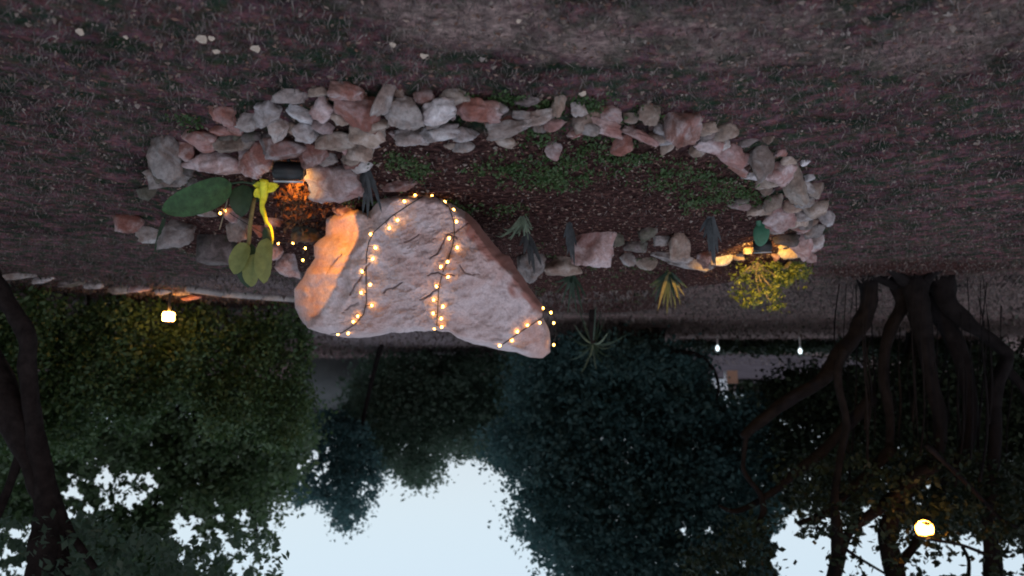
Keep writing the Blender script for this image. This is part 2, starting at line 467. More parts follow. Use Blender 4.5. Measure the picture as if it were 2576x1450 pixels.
def rock(name, x, y, w, h, rot, cls, parent=None, Y=None, seed=None, lift=0.0, depthk=0.9, sub=None, grow=1.24):
    """a chipped faceted stone; its foot stands where the ground shows at its photo-upper edge"""
    r_ = random.Random(seed if seed is not None else int(x * 31 + y * 17))
    if Y is None:
        g = at(x, y - h * 0.42)
        Y = g.y + 0.30 * h * g.y / F
    s = Y / F
    c = atY(x, y, Y) + Vector((0, 0, lift))
    sub = sub or (4 if max(w, h) > 60 else 3)
    D, faces = ico(sub)
    k = r_.randint(8, 13)
    ns, hs = [], []
    for i in range(k):
        v = Vector((r_.gauss(0, 1), r_.gauss(0, 1), r_.gauss(0, 1))).normalized()
        ns.append(v[:]); hs.append(r_.uniform(0.50, 0.98))
    for v in ((1, 0, 0), (-1, 0, 0), (0, 1, 0), (0, -1, 0), (0, 0, 1), (0, 0, -1)):
        ns.append(v); hs.append(r_.uniform(0.85, 1.05))
    ns = np.array(ns); hs = np.array(hs)
    dots = np.maximum(D @ ns.T, 0) / hs
    rr = (np.sum(dots ** 26, axis=1)) ** (-1 / 26)
    P = D * rr[:, None]
    sd = r_.uniform(0, 100)
    nz = np.array([noise.noise(Vector((p[0] * 2.2 + sd, p[1] * 2.2, p[2] * 2.2))) + 0.5 * noise.noise(Vector((p[0] * 5.5, p[1] * 5.5 + sd, p[2] * 5.5))) for p in P])
    P = P * (1 + 0.20 * nz)[:, None]
    P = P / np.array([np.abs(P[:, 0]).max(), np.abs(P[:, 1]).max(), np.abs(P[:, 2]).max()])
    A = w / 2 * s * grow; B = h / 2 * s * grow; Dp = (w + h) / 4 * s * depthk
    th = rad(rot); ct, st = math.cos(th), math.sin(th)
    px = P[:, 0] * A; py = P[:, 1] * B; pz = P[:, 2] * Dp
    qx = px * ct - py * st; qy = px * st + py * ct
    Un, Vn = np.array(U), np.array(V); Wn = np.array(U.cross(V))
    verts = qx[:, None] * Un + qy[:, None] * Vn + pz[:, None] * Wn
    me = bpy.data.meshes.new(name)
    me.from_pydata(verts.tolist(), [], faces); me.materials.append(ROCKS[cls]); me.shade_smooth()
    o = bpy.data.objects.new(name, me); C.objects.link(o); o.location = c
    o.location.z -= 0.012
    if parent is not None: o.parent = parent; o.location = Vector(o.location) - Vector(parent.location)
    return o

# ------------------------------------------------------------------ ground
DIRT_PX = ((1180, 60, 260, 70), (1450, 110, 180, 60), (1000, 30, 160, 40), (1900, 120, 300, 60), (2350, 120, 300, 80), (1650, 60, 200, 60), (1900, 40, 300, 50), (2500, 60, 300, 80))
def dirt_mask(X, Y):
    out = np.zeros_like(X)
    for cx, cy, rx, ry in DIRT_PX:
        p = onz(cx, cy); a = onz(cx + rx, cy); b = onz(cx, cy + ry); c = onz(cx, cy - ry)
        wx = abs(a.x - p.x); wy = max(abs(b.y - p.y), abs(c.y - p.y))
        out = np.maximum(out, np.exp(-(((X - p.x) / wx) ** 2 + ((Y - p.y) / wy) ** 2) ** 1.5) * (0.6 if cx > 1600 else 1))
    return out

def build_ground():
    def axis(lo, hi, step, far, gr=1.16):
        a = list(np.arange(lo, hi + 1e-6, step)); d = step; v = a[-1]
        while v < far: d *= gr; v += d; a.append(v)
        d = step; v = a[0]; pre = []
        while v > -far: d *= gr; v -= d; pre.append(v)
        return np.array(pre[::-1] + a)
    xs = axis(-5.5, 5.5, 0.045, 260); ys = axis(1.8, 13.0, 0.05, 260)
    X, Y = np.meshgrid(xs, ys)
    Z = height(X.ravel(), Y.ravel())
    xr, yr = X.ravel(), Y.ravel()
    nzv = np.array([noise.fractal(Vector((a * 5, b * 5, 0)), 1.0, 2.0, 3) if 1.5 < b < 14 and abs(a) < 6 else 0 for a, b in zip(xr, yr)])
    Z = Z + 0.010 * nzv
    # a gentle rise far away
    co = np.stack([xr, yr, Z], 1)
    nx, ny = len(xs), len(ys)
    i = np.arange(nx * ny).reshape(ny, nx)
    q = np.stack([i[:-1, :-1], i[:-1, 1:], i[1:, 1:], i[1:, :-1]], -1).reshape(-1, 4)
    me = bpy.data.meshes.new('ground'); me.vertices.add(len(co)); me.vertices.foreach_set('co', co.ravel().astype(np.float32))
    me.loops.add(q.size); me.polygons.add(len(q))
    me.loops.foreach_set('vertex_index', q.ravel().astype(np.int32)); me.polygons.foreach_set('loop_start', np.arange(0, q.size, 4, dtype=np.int32))
    me.update(calc_edges=True); me.shade_smooth(); me.materials.append(M_GROUND)
    def blob(cx, cy, rx, ry):     # soft patch round the place seen at picture x, y
        p = onz(cx, cy); a = onz(cx + rx, cy); b = onz(cx, min(cy + ry, 960)); c = onz(cx, cy - ry)
        wx = abs(a.x - p.x); wy = max(abs(b.y - p.y), abs(c.y - p.y))
        return np.exp(-(((xr - p.x) / wx) ** 2 + ((yr - p.y) / wy) ** 2) ** 1.5)
    dirt = np.zeros_like(xr)
    for a in ((1180, 60, 260, 70), (1450, 110, 180, 60), (1000, 30, 160, 40), (1900, 120, 300, 60), (2350, 120, 300, 80), (1650, 60, 200, 60), (1900, 40, 300, 50), (2500, 60, 300, 80)):
        dirt = np.maximum(dirt, blob(*a) * (0.62 if a[0] > 1500 else 0.9))
    dirt = np.maximum(dirt, 0.62 * smooth(7.5, 11.0, yr) * smooth(0.2, -0.8, xr) * (yr < 60))  # far lawn strip, made lighter with the dirt colour
    soil = smooth(0.12, 0.4, polydist(xr, yr, BED)) * 0.8
    soil = np.maximum(soil, blob(1500, 760, 260, 30) * 0.9)
    soil = np.maximum(soil, blob(2290, 680, 260, 26) * 0.9)
    path = np.zeros_like(xr)
    for a in ((620, 722, 190, 24), (760, 738, 120, 22), (950, 850, 200, 40), (1060, 870, 150, 30), (860, 760, 160, 40)):
        path = np.maximum(path, blob(*a))
    for nm, arr in (('dirt', dirt), ('soil', soil), ('path', path)):
        at_ = me.attributes.new(nm, 'FLOAT', 'POINT'); at_.data.foreach_set('value', arr.astype(np.float32))
    o = bpy.data.objects.new('ground', me); C.objects.link(o)
    tag(o, kind='structure')
    return o
build_ground()

# driveway running away on the photo's right
def sheet(name, pts_px, z, m):
    P = [onz(x, y) for x, y in pts_px]
    vs = [(p.x, p.y, z) for p in P]
    o = newmesh(name, vs, [tuple(range(len(vs)))], m, smoothsh=False)
    return tag(o, kind='structure')
M_DRIVE = simple('pale_gravel_driveway', (0.075, 0.060, 0.066), 1.0, 0.4, 1.2, spec=0.0)
sheet('driveway', [(1560, 884), (1800, 888), (2000, 892), (2180, 905), (2160, 940), (1990, 966), (1780, 972), (1690, 930), (1600, 900)], 0.04, M_DRIVE)

# ------------------------------------------------------------------ large boulder
BO_PX = [(1063,488),(1086,492),(1119,505),(1152,522),(1184,543),(1217,582),(1240,612),(1263,638),(1282,644),(1299,677),(1331,723),(1352,752),(1367,772),
 (1367,801),(1383,837),(1384,883),(1367,898),(1331,896),(1299,883),(1223,870),(1185,862),(1152,850),(1129,833),(1090,829),(1040,832),(972,834),(923,845),(870,846),(825,840),
 (776,827),(755,803),(743,775),(740,729),(760,703),(792,651),(789,618),(819,592),(822,550),(858,533),(903,528),(925,540),(956,503),(988,491),(1030,490)]
BO_C = (1050.0, 690.0)
YB = at(1063, 492).y - 0.20
print('YB', YB)
def boulder():
    cx, cy = BO_C
    ang = np.array([math.atan2(y - cy, x - cx) for x, y in BO_PX]); rr = np.array([math.hypot(x - cx, y - cy) for x, y in BO_PX])
    o_ = np.argsort(ang); ang, rr = ang[o_], rr[o_]
    NA, NR, NB = 420, 130, 36
    th = np.linspace(-math.pi, math.pi, NA, endpoint=False)
    Rr = np.interp(th, ang, rr, period=2 * math.pi)
    Rr = Rr + np.array([2.2 * noise.noise(Vector((t * 14, 0, 3))) + 1.5 * noise.noise(Vector((t * 33, 5, 3))) for t in th])
    # ridge between the lamp-side facet and the front
    def ridge(y): return np.interp(y, [520, 573, 605, 641, 671, 690, 720, 752, 791, 830], [962, 950, 925, 886, 882, 850, 852, 830, 812, 772])
    def right(y): return np.interp(y, [500, 560, 640, 700, 760, 800], [1100, 1178, 1235, 1290, 1345, 1372])
    verts = []; rust = []; crack = []
    fr = np.random.default_rng(4)
    FP = np.stack([fr.uniform(800, 1340, 20), fr.uniform(520, 880, 20)], 1)
    FG = 2 * 2.4e-6 * (FP - np.array([1070, 700])) * fr.uniform(0.5, 1.5, (20, 2)) + fr.normal(size=(20, 2)) * 1.6e-4
    FA = 2.4e-6 * np.sum((FP - np.array([1070, 700])) ** 2, 1)
    def yfront(x, y, t):
        Y = YB + 0.55 * (y - 488) / 400.0
        Y += max(FA + FG[:, 0] * (x - FP[:, 0]) + FG[:, 1] * (y - FP[:, 1]))
        s = ridge(y) - x
        if s > 0: Y += 0.0026 * s + 0.02 * min(s / 25, 1)
        s2 = x - right(y)
        if s2 > 0: Y += 0.0055 * s2
        # broad steps and hollows
        p = Vector((x * 0.0095, y * 0.0095, 1.7))
        Y -= 0.065 * noise.fractal(p, 0.9, 2.0, 4)
        rd = noise.ridged_multi_fractal(Vector((x * 0.009 + y * 0.004, y * 0.010 - x * 0.006, 4.2)), 0.9, 2.1, 4, 1.0, 2.0)
        Y += 0.016 * (1.2 - rd)
        Y += 0.015 * noise.fractal(Vector((x * 0.035 + y * 0.02, y * 0.05, 9)), 0.6, 2.2, 5)
        Y += 0.16 * max(0, (t - 0.90) / 0.10) ** 2.4
        return Y
    # cracks as thin grooves along polylines
    CR = [[(1150, 600), (1125, 590), (1112, 615), (1100, 640), (1082, 650)], [(1142, 690), (1120, 694), (1100, 685), (1075, 692)], [(1100, 725), (1080, 745), (1055, 755)],
          [(1055, 590), (1040, 600), (1020, 610)], [(1010, 712), (990, 725), (965, 735)], [(1157, 668), (1172, 690), (1200, 692)], [(900, 762), (875, 772), (862, 790)],
          [(860, 640), (838, 662), (822, 690)], [(930, 660), (905, 700), (880, 742)], [(1180, 560), (1150, 582), (1130, 590)]]
    segs = [(a, b) for c in CR for a, b in zip(c[:-1], c[1:])]
    def crackd(x, y):
        d = 1e9
        for (ax, ay), (bx, by) in segs:
            vx, vy = bx - ax, by - ay
            t = max(0, min(1, ((x - ax) * vx + (y - ay) * vy) / (vx * vx + vy * vy)))
            d = min(d, math.hypot(x - ax - t * vx, y - ay - t * vy))
        return d
    RAYS = []
    for j in range(NR):
        t = ((j + 1) / NR) ** 0.92
        for i in range(NA):
            x = cx + math.cos(th[i]) * Rr[i] * t; y = cy + math.sin(th[i]) * Rr[i] * t
            xx = x + 5 * noise.noise(Vector((x * .06, y * .06, 0))); yy = y + 5 * noise.noise(Vector((x * .06, y * .06, 8)))
            d = crackd(xx, yy)
            k = max(0, 1 - d / 2.4)
            verts.append(atY(x, y, yfront(x, y, t) + 0.035 * k))
            crack.append(k * 0.55)
            s2 = x - right(y)
            nn = noise.noise(Vector((x * 0.03, y * 0.03, 2)))
            r_ = max(0, min(1, (s2 + 26 + nn * 40) / 16)) if (1170 < x and y < 790) else 0
            r_ = max(r_, 0.8 * max(0, 1 - math.hypot(x - 1190, y - 565) / 45))
            rust.append(r_ * 0.85)
    faces = []
    def idx(j, i): return j * NA + (i % NA)
    for j in range(NR - 1):
        for i in range(NA):
            faces.append((idx(j, i), idx(j, i + 1), idx(j + 1, i + 1), idx(j + 1, i)))
    c0 = len(verts); verts.append(atY(cx, cy, yfront(cx, cy, 0))); rust.append(0); crack.append(0)
    for i in range(NA): faces.append((c0, idx(0, i + 1), idx(0, i)))
    base = (NR - 1) * NA
    prev = base
    rim = [verts[base + i].copy() for i in range(NA)]
    cen = sum(rim, Vector()) / NA
    for b in range(1, NB + 1):
        u = b / NB * math.pi / 2
        start = len(verts)
        for i in range(NA):
            p = rim[i]
            k = math.cos(u)
            q = cen + (p - cen) * max(k, 0.02)
            q.y = p.y * k + (cen.y) * (1 - k) + 0.85 * math.sin(u)
            q += (p - cen) * 0.10 * noise.noise(Vector((q.x * 2, q.y * 2, q.z * 2))) * math.sin(2 * u)
            verts.append(q); rust.append(rust[base + i]); crack.append(0)
        for i in range(NA):
            faces.append((prev + i, prev + (i + 1) % NA, start + (i + 1) % NA, start + i))
        prev = start
    cb = len(verts); verts.append(cen + Vector((0, 0.86, 0))); rust.append(0); crack.append(0)
    for i in range(NA): faces.append((prev + i, prev + (i + 1) % NA, cb))
    g = at(1063, 492)
    loc = Vector((cen.x, cen.y, g.z))
    o = newmesh('boulder', verts, faces, M_BOULDER, loc=loc)
    for nm, arr in (('rust', rust), ('crack', crack)):
        a = o.data.attributes.new(nm, 'FLOAT', 'POINT'); a.data.foreach_set('value', arr)
    tag(o, 'huge pale pink boulder standing on a point, draped with string lights', 'boulder')
    return o, BVHTree.FromPolygons([tuple(v) for v in verts], faces)
BOULDER, BO_BVH = boulder()

def on_boulder(x, y, off=0.012, Yd=5.75):
    d = ray(x, y).normalized()
    hit = BO_BVH.ray_cast(CAM, d)
    if hit[0] is None: return atY(x, y, Yd)
    return hit[0] - d * off

# ------------------------------------------------------------------ stone border
border = empty('stone_border', at(1250, 235), 'long curved border of loose piled stones ringing the planting bed', 'stone border')
STONES = [
 (732,244,84,48,5,'w'),(807,234,52,34,-5,'t'),(880,232,92,54,-8,'r'),(895,282,104,82,-12,'r'),(966,250,40,104,-16,'g'),(806,284,66,62,20,'p'),(812,324,50,36,-10,'p'),
 (672,280,88,52,30,'w'),(640,308,94,44,32,'g'),(703,322,50,66,20,'g'),(752,288,70,42,-8,'w'),(776,336,76,54,38,'w'),(852,356,100,48,5,'t'),(920,350,92,76,-15,'t'),
 (556,292,68,46,-10,'r'),(583,310,50,36,-20,'p'),(500,352,100,66,-20,'r'),(416,394,74,118,-15,'g'),(534,414,160,66,8,'p'),(598,366,108,60,20,'t'),(646,404,66,90,-25,'r'),
 (730,380,120,62,12,'r'),(788,394,72,52,15,'r'),(432,446,100,56,20,'g'),(882,403,56,34,-10,'t'),(470,380,70,50,-30,'r'),(395,430,50,70,10,'d'),
 (1015,284,90,96,10,'g'),(1064,244,46,44,20,'r'),(1144,244,84,44,8,'t'),(1104,290,76,60,0,'w'),(1200,288,112,50,-5,'r'),(1246,280,60,40,-10,'w'),(1036,348,76,46,8,'w'),
 (1105,340,92,42,5,'w'),(1168,346,66,38,-12,'w'),(1275,332,96,38,8,'g'),(1352,306,94,40,18,'g'),(1390,318,50,34,25,'p'),(1328,256,66,34,-10,'d'),(1410,264,34,64,-20,'t'),
 (1450,276,36,56,20,'g'),(1464,312,48,44,25,'t'),(1388,380,44,44,-20,'p'),(1524,328,84,32,-15,'p'),(1488,332,50,30,-5,'g'),(1536,290,48,52,10,'r'),
 (1640,288,64,64,-5,'t'),(1716,318,90,100,8,'r'),(1698,350,84,36,5,'w'),(1610,346,92,26,-26,'p'),(1774,326,52,36,10,'t'),(1828,332,60,46,10,'t'),(1776,368,76,38,-8,'p'),
 (1838,388,88,52,-28,'p'),(1868,404,52,34,-25,'p'),(1914,404,54,98,15,'g'),(1932,354,24,30,20,'t'),(1966,386,30,22,0,'r'),(1955,432,80,62,-20,'p'),(1992,462,62,112,20,'t'),
 (1892,448,56,24,-10,'w'),(2026,414,24,20,0,'w'),(2036,450,30,26,-15,'w'),(2052,482,46,48,20,'t'),(2016,504,48,56,10,'g'),(2066,520,32,38,10,'r'),(2044,528,56,46,-10,'t'),
 (2082,550,36,44,20,'w'),(1946,510,52,44,20,'t'),(1856,522,56,24,-10,'p'),(1906,530,72,30,5,'t'),(1966,552,72,70,-30,'p'),(2016,546,62,40,-10,'g'),(1950,580,58,30,-15,'g'),
 (2048,580,52,42,5,'g'),(2008,574,50,34,-35,'r'),(2018,618,54,84,8,'p'),(2054,610,34,34,0,'w'),(1974,606,56,36,-10,'d'),(1992,634,60,36,10,'t'),(2034,648,30,30,10,'p'),
 (1000,238,30,26,0,'t'),(945,322,60,36,0,'t'),(1082,318,40,22,10,'g'),(1310,300,46,26,0,'g'),(1500,290,36,30,10,'t'),(1590,300,44,34,0,'t'),(1660,330,40,26,-10,'w'),
 (1800,352,40,26,0,'t'),(1880,362,50,24,15,'d'),(1984,406,40,26,10,'t'),(2030,560,40,30,0,'t'),(1990,520,40,36,0,'t'),(690,360,50,30,10,'t'),(640,345,56,30,10,'d'),
 (740,332,44,30,0,'t'),(560,330,60,30,10,'r'),(1925,478,44,34,10,'t'),(1870,505,40,22,0,'d'),
]
for s in STONES:
    rock('stone', *s, parent=border)
fr_ = random.Random(77)
for _ in range(78):
    s = STONES[fr_.randrange(len(STONES))]
    x = s[0] + fr_.uniform(-0.6, 0.6) * s[2]; y = s[1] + fr_.uniform(-0.15, 0.55) * s[3]
    if polydist(np.array([x]), np.array([y]), np.array(BED_PX, float))[0] < 14: continue
    w = fr_.uniform(30, 66) * (1.3 if x < 700 else 1)
    o = rock('stone', x, y, w, w * fr_.uniform(0.5, 0.85), fr_.uniform(-35, 35), fr_.choice('grtptd' if x > 720 else 'drtddp'), parent=border, depthk=1.0)
    o.location.y += 0.07

LOOSE = [
 ((833,457,140,104,12,'p'), 'rounded red and white rock beside the black spotlight', dict()),
 ((1492,630,92,108,-5,'p'), 'tall pink angular rock standing alone at the back of the bed', dict()),
 ((1417,672,86,60,-5,'t'), 'squat brown rock against the tall pink rock, on the boulder side', dict()),
 ((1340,670,66,74,10,'g'), 'grey rock in shadow next to the right flank of the boulder', dict()),
 ((1712,618,50,70,-5,'t'), 'narrow upright tan rock on top of a flat grey rock', dict()),
 ((1687,646,92,30,-6,'g'), 'flat grey rock lying under the narrow upright tan rock', dict()),
 ((1732,666,112,24,-12,'g'), 'long thin slab pointing towards the orange glow of the second spotlight', dict()),
 ((1774,652,34,48,0,'r'), 'small rusty rock just before the dark spiky plant by the orange glow', dict()),
 ((1816,660,48,36,8,'g'), 'grey rock with one face turned orange by the second spotlight', dict()),
 ((1577,652,38,38,0,'g'), 'small round grey stone between the tall pink rock and the tan rock', dict()),
 ((1627,667,52,38,15,'t'), 'brown-grey stone before the flat grey slab', dict()),
 ((1600,622,54,34,-10,'d'), 'dark brown stone half sunk in the middle of the bed', dict()),
 ((1546,602,44,38,0,'d'), 'dark stone touching the tall pink rock on its far side from the boulder', dict()),
 ((1634,590,46,38,20,'d'), 'dark bluish stone nearest the narrow upright tan rock', dict()),
 ((1666,606,36,30,0,'g'), 'small grey stone leaning on the narrow upright tan rock', dict()),
 ((1860,648,28,20,0,'t'), 'small round stone glowing orange right in the second spotlight beam', dict()),
 ((1884,632,26,20,0,'t'), 'pebble-sized stone close under the rim of the second spotlight', dict()),
 ((1953,650,26,26,0,'r'), 'reddish stone lit orange at the foot of the glowing shrub', dict()),
 ((1377,750,28,18,-10,'w'), 'pale oval pebble on red soil beside the boulder tip', dict()),
 ((330,562,60,50,0,'r'), 'round brown rock outside the left end of the bed', dict()),
 ((448,582,96,74,15,'w'), 'pale rough lump of broken concrete next to the dark block', dict()),
 ((386,596,70,42,-5,'g'), 'grey stone behind the narrow dark leaf', dict()),
 ((372,486,52,40,10,'d'), 'dark reddish stone at the outer left corner of the border', dict()),
 ((600,572,46,72,10,'g'), 'two-tone grey rock behind the stalk of the tall plant', dict()),
 ((583,546,40,44,-10,'p'), 'pink rock lit orange by the pair of bulbs', dict()),
 ((650,582,30,36,0,'r'), 'small reddish stone between the stalks of the tall plant', dict()),
 ((510,536,60,26,0,'g'), 'flat grey stone under the big green leaf', dict()),
 ((722,664,64,60,-8,'p'), 'squarish orange-lit rock touching the foot of the boulder', dict()),
 ((698,632,34,40,15,'p'), 'small wedge stone behind the yellow leaf tips', dict()),
 ((751,693,30,24,0,'d'), 'little dark stone under the squarish orange-lit rock', dict()),
 ((770,590,70,44,0,'d'), 'dark sunken rock between the bulbs and the boulder', dict()),
 ((870,535,60,40,0,'r'), 'rough brown rock tucked under the orange side of the boulder', dict()),
 ((1010,470,90,28,5,'r'), 'flat red stone lying at the foot of the boulder', dict()),
 ((690,560,44,28,0,'r'), 'brown stone next to the bent yellow stem', dict()),
]
for a, lab, kw in LOOSE:
    o = rock('rock', *a, **kw); tag(o, lab, 'rock', 'loose rocks in the planting bed')
# dark squared block
g = at(545, 590)
R3 = Matrix.Rotation(rad(8), 3, 'Z')
vs, fs = box_data((0, 0, 0), 0.26, 0.22, 0.24, R3, 0.012)
bp = atY(545, 628, g.y + 0.12)
o = newmesh('stone_block', [v + bp for v in vs], fs, ROCKS['d'], loc=bp)
tag(o, 'dark square-cut stone block behind the two-tone grey rock', 'stone block')

# ------------------------------------------------------------------ kerb of stones at the foot of the left hedge
kerb = empty('kerb', at(300, 728), 'low broken kerb of stones along the foot of the hedge', 'kerb')
for a in ((30,697,110,20,5,'g'),(110,706,60,16,6,'w'),(180,716,66,18,6,'d'),(238,722,56,20,0,'g'),(296,730,60,22,5,'t'),(352,728,54,22,-5,'p'),(405,735,44,16,5,'w'),(452,738,50,14,5,'t'),(505,736,56,14,3,'p')):
    rock('stone', *a, parent=kerb)
rock('brick', 484, 751, 46, 12, 4, 'p', Y=11.2)
b = bpy.data.objects['brick']; b.data.materials[0] = M_BRICK
tag(b, 'pinkish brick fragment lying between the kerb and the hedge light', 'brick')
# path edge
P = [onz(x, y) for x, y in ((470,720),(560,733),(660,741),(745,747),(820,752))]
vs, fs = [], []
dat = []
for a, b_ in zip(P[:-1], P[1:]):
    d = (b_ - a); L = d.length; mid = (a + b_) / 2
    rz = math.atan2(d.y, d.x)
    dat.append(box_data((mid.x, mid.y, 0.03), L - 0.01, 0.10, 0.10, Matrix.Rotation(rz, 3, 'Z'), 0.01))
ke = empty('path_edging', P[2], 'straight pale concrete edging between the path and the hedge', 'edging')
for d in dat: newmesh('edging_block', d[0], d[1], M_CONC, parent=None).parent = ke
for ch in ke.children: ch.matrix_parent_inverse = Matrix.Translation(-P[2])

# ------------------------------------------------------------------ string lights
def bulb_mesh():
    me = bpy.data.meshes.new('bulb'); v, f = sphere_data((0, 0, 0), 0.0082, 2, (1, 1, 1.25)); me.from_pydata([tuple(q) for q in v], [], f); me.materials.append(M_BULB); me.shade_smooth(); return me
BM_ = bulb_mesh()
def string(name, label, wires, bulbs, pos):
    root = empty(name, pos, label, 'string lights')
    datas = []
    pts_all = []
    for wpts in wires:
        fine = []
        for (x0, y0), (x1, y1) in zip(wpts[:-1], wpts[1:]):
            n = max(2, int(math.hypot(x1 - x0, y1 - y0) / 9))
            for k in range(n):
                t = k / n; fine.append((x0 + (x1 - x0) * t + 2.5 * noise.noise(Vector((x0 + k, y0, 1))), y0 + (y1 - y0) * t))
        fine.append(wpts[-1])
        p3 = [on_boulder(x, y, 0.010) for x, y in fine]
        pts_all += list(zip(fine, p3))
        datas.append(tube_data(p3, [0.0035] * len(p3), 5))
    v, f = merge(datas)
    w = newmesh('wire', v, f, M_WIRE); w.parent = root; w.matrix_parent_inverse = Matrix.Translation(-Vector(pos))
    for b in bulbs:
        x, y = b[0], b[1]
        p = on_boulder(x, y, 0.020)
        o = bpy.data.objects.new('bulb', BM_); C.objects.link(o); o.parent = root; o.location = p - Vector(pos)
        o.rotation_euler = (rnd.uniform(-1, 1), rnd.uniform(-1, 1), 0)
        # short lead from the wire to the bulb
        (q, best) = min(pts_all, key=lambda t: math.hypot(t[0][0] - x, t[0][1] - y))
        if (best - p).length < 0.25:
            v, f = tube_data([best, (best + p) / 2 + Vector((0, -0.012, 0)), p], [0.0025] * 3, 4)
            l = newmesh('bulb_lead', v, f, M_WIRE); l.parent = root; l.matrix_parent_inverse = Matrix.Translation(-Vector(pos))
    return root
string('string_lights', 'warm white fairy-light string draped over the big boulder in loops',
  [[(1063,495),(1030,515),(985,545),(940,585),(928,610),(922,640),(921,700),(922,760),(915,790),(895,815),(860,838),(832,841)],
   [(1063,490),(1100,498),(1130,522),(1142,560),(1143,590),(1138,620),(1125,660),(1112,690),(1103,730),(1101,780),(1098,828)],
   [(1366,780),(1365,800),(1330,822),(1300,842),(1278,858),(1257,872)]],
  [(1045,492),(1017,507),(1000,554),(979,574),(932,590),(944,624),(937,652),(911,684),(931,717),(909,737),(935,769),(900,796),(889,810),(876,839),(850,841),
   (1087,494),(1119,508),(1141,528),(1148,558),(1130,600),(1150,623),(1126,659),(1109,672),(1127,697),(1098,721),(1091,755),(1114,772),(1090,789),(1110,802),(1111,823),(1093,827),
   (1366,776),(1358,812),(1327,819),(1302,835),(1288,857),(1257,870)], at(1063, 492))

def free_string(name, label, pts, Yv, every=1, bulbs=None):
    P = [atY(x, y, Yv) for x, y in pts]
    root = empty(name, P[0], label, 'string lights')
    v, f = tube_data(P, [0.003] * len(P), 5)
    w = newmesh('wire', v, f, M_WIRE); w.parent = root; w.matrix_parent_inverse = Matrix.Translation(-P[0])
    for x, y in (bulbs or pts):
        o = bpy.data.objects.new('bulb', BM_); C.objects.link(o); o.parent = root; o.location = atY(x, y, Yv - 0.02) - P[0]
    return root
free_string('string_lights', 'end of a light string with three bulbs hanging in the air past the boulder tip', [(1366,780),(1386,787),(1394,800),(1393,813),(1398,840),(1393,868)], YB + 0.95, bulbs=[(1386,787),(1393,813),(1393,868)])
gY = at(720, 600).y
free_string('string_lights', 'short run of four bulbs low on the ground beside the tall yellowish leaves', [(700,612),(737,611),(768,625),(775,640),(762,655)], at(720, 598).y - 0.04, bulbs=[(700,613),(737,612),(768,625),(762,655)])
free_string('string_lights', 'pair of bulbs tied to a thin pale stick under the big green leaf', [(553,540),(566,529),(590,545),(640,575),(700,612)], at(566, 540).y - 0.16, bulbs=[(554,537),(566,530)])

# ------------------------------------------------------------------ blades and broad leaves
def blade_data(base, tip, width, sag=0.15, side=None, fold=0.25, segs=8, prof=0.35, bend=None):
    base = Vector(base); tip = Vector(tip); d = tip - base; L = d.length
    if side is None: side = d.cross(Vector((0, 1, 0)))
    if side.length < 1e-4: side = Vector((1, 0, 0))
    side.normalize(); nrm = side.cross(d).normalized()
    mid = bend if bend is not None else Vector((0, 0, L * sag))
    vs, fs = [], []
    for i in range(segs + 1):
        t = i / segs
        c = base + d * t + mid * (4 * t * (1 - t))
        w = width * 0.5 * (max(0.0, 1 - t) ** 0.55) * (min(1, t / prof) ** 0.5 * 0.75 + 0.25 if prof > 0 else 1)
        w = max(w, width * 0.02)
        vs += [c - side * w + nrm * (w * fold), c, c + side * w + nrm * (w * fold)]
        if i:
            a = (i - 1) * 3; b = i * 3
            fs += [(a, a + 1, b + 1, b), (a + 1, a + 2, b + 2, b + 1)]
    return vs, fs

def oval_leaf_data(base, tip, width, nrm, curl=0.06, segs=12, across=6, wave=0.02, seed=0):
    base = Vector(base); tip = Vector(tip); d = tip - base; L = d.length; nrm = (Vector(nrm) - d.normalized() * Vector(nrm).dot(d.normalized())).normalized()
    side = d.cross(nrm).normalized()
    vs, fs = [], []
    for i in range(segs + 1):
        t = i / segs
        w = width * 0.5 * (1 - abs(2 * t ** 0.85 - 1) ** 2.3) ** 0.62 if 0 < t < 1 else width * 0.03
        for k in range(across + 1):
            u = k / across * 2 - 1
            z = curl * L * (math.sin(math.pi * t)) + abs(u) * w * 0.22 + wave * L * math.sin(t * 9 + u * 2 + seed) * abs(u)
            z += 0.010 * L * math.cos(t * 60 - abs(u) * 9) * abs(u)      # side veins
            vs.append(base + d * t + side * (u * w) + nrm * z)
    n = across + 1
    for i in range(segs):
        for k in range(across):
            a = i * n + k
            fs.append((a, a + 1, a + n + 1, a + n))
    return vs, fs

def child_mesh(name, data, m, root):
    o = newmesh(name, data[0], data[1], m)
    o.parent = root; o.matrix_parent_inverse = Matrix.Translation(-Vector(root.location))
    return o

def spiky(name, label, cat, bx, by, tips, m, width, Y=None, sag=0.12, group='spiky plants in the planting bed', extra=0, m2=None):
    g = at(bx, by) if Y is None else Vector((atY(bx, by, Y).x, Y, Hz(atY(bx, by, Y).x, Y)))
    root = empty(name, g, label, cat, group)
    s = g.y / F
    r_ = random.Random(int(bx + by))
    for i, t in enumerate(tips):
        x, y = t
        dy = r_.uniform(-0.10, 0.10)
        tp = atY(x, y, g.y + dy)
        tp.z = max(tp.z, g.z + 0.01)
        b = g + Vector((r_.uniform(-1, 1) * 0.02, r_.uniform(-1, 1) * 0.02, -0.01))
        child_mesh('leaf', blade_data(b, tp, width * s * r_.uniform(0.8, 1.2), sag, bend=Vector(((tp.x - b.x) * 0.10, dy * 0.2, (tp - b).length * sag * (0.3 + abs(tp.x - b.x) / (abs(tp.z - b.z) + 0.05) * 0.5)))), (m2 if m2 and i % 3 == 1 else m), root)
    for i in range(extra):
        a = r_.uniform(0, 6.28); L = r_.uniform(0.6, 1.0) * 70 * s
        tp = g + Vector((math.cos(a) * L * 0.7, math.sin(a) * L * 0.7, L * r_.uniform(0.4, 0.9)))
        child_mesh('leaf', blade_data(g, tp, width * s, sag), m, root)
    return root
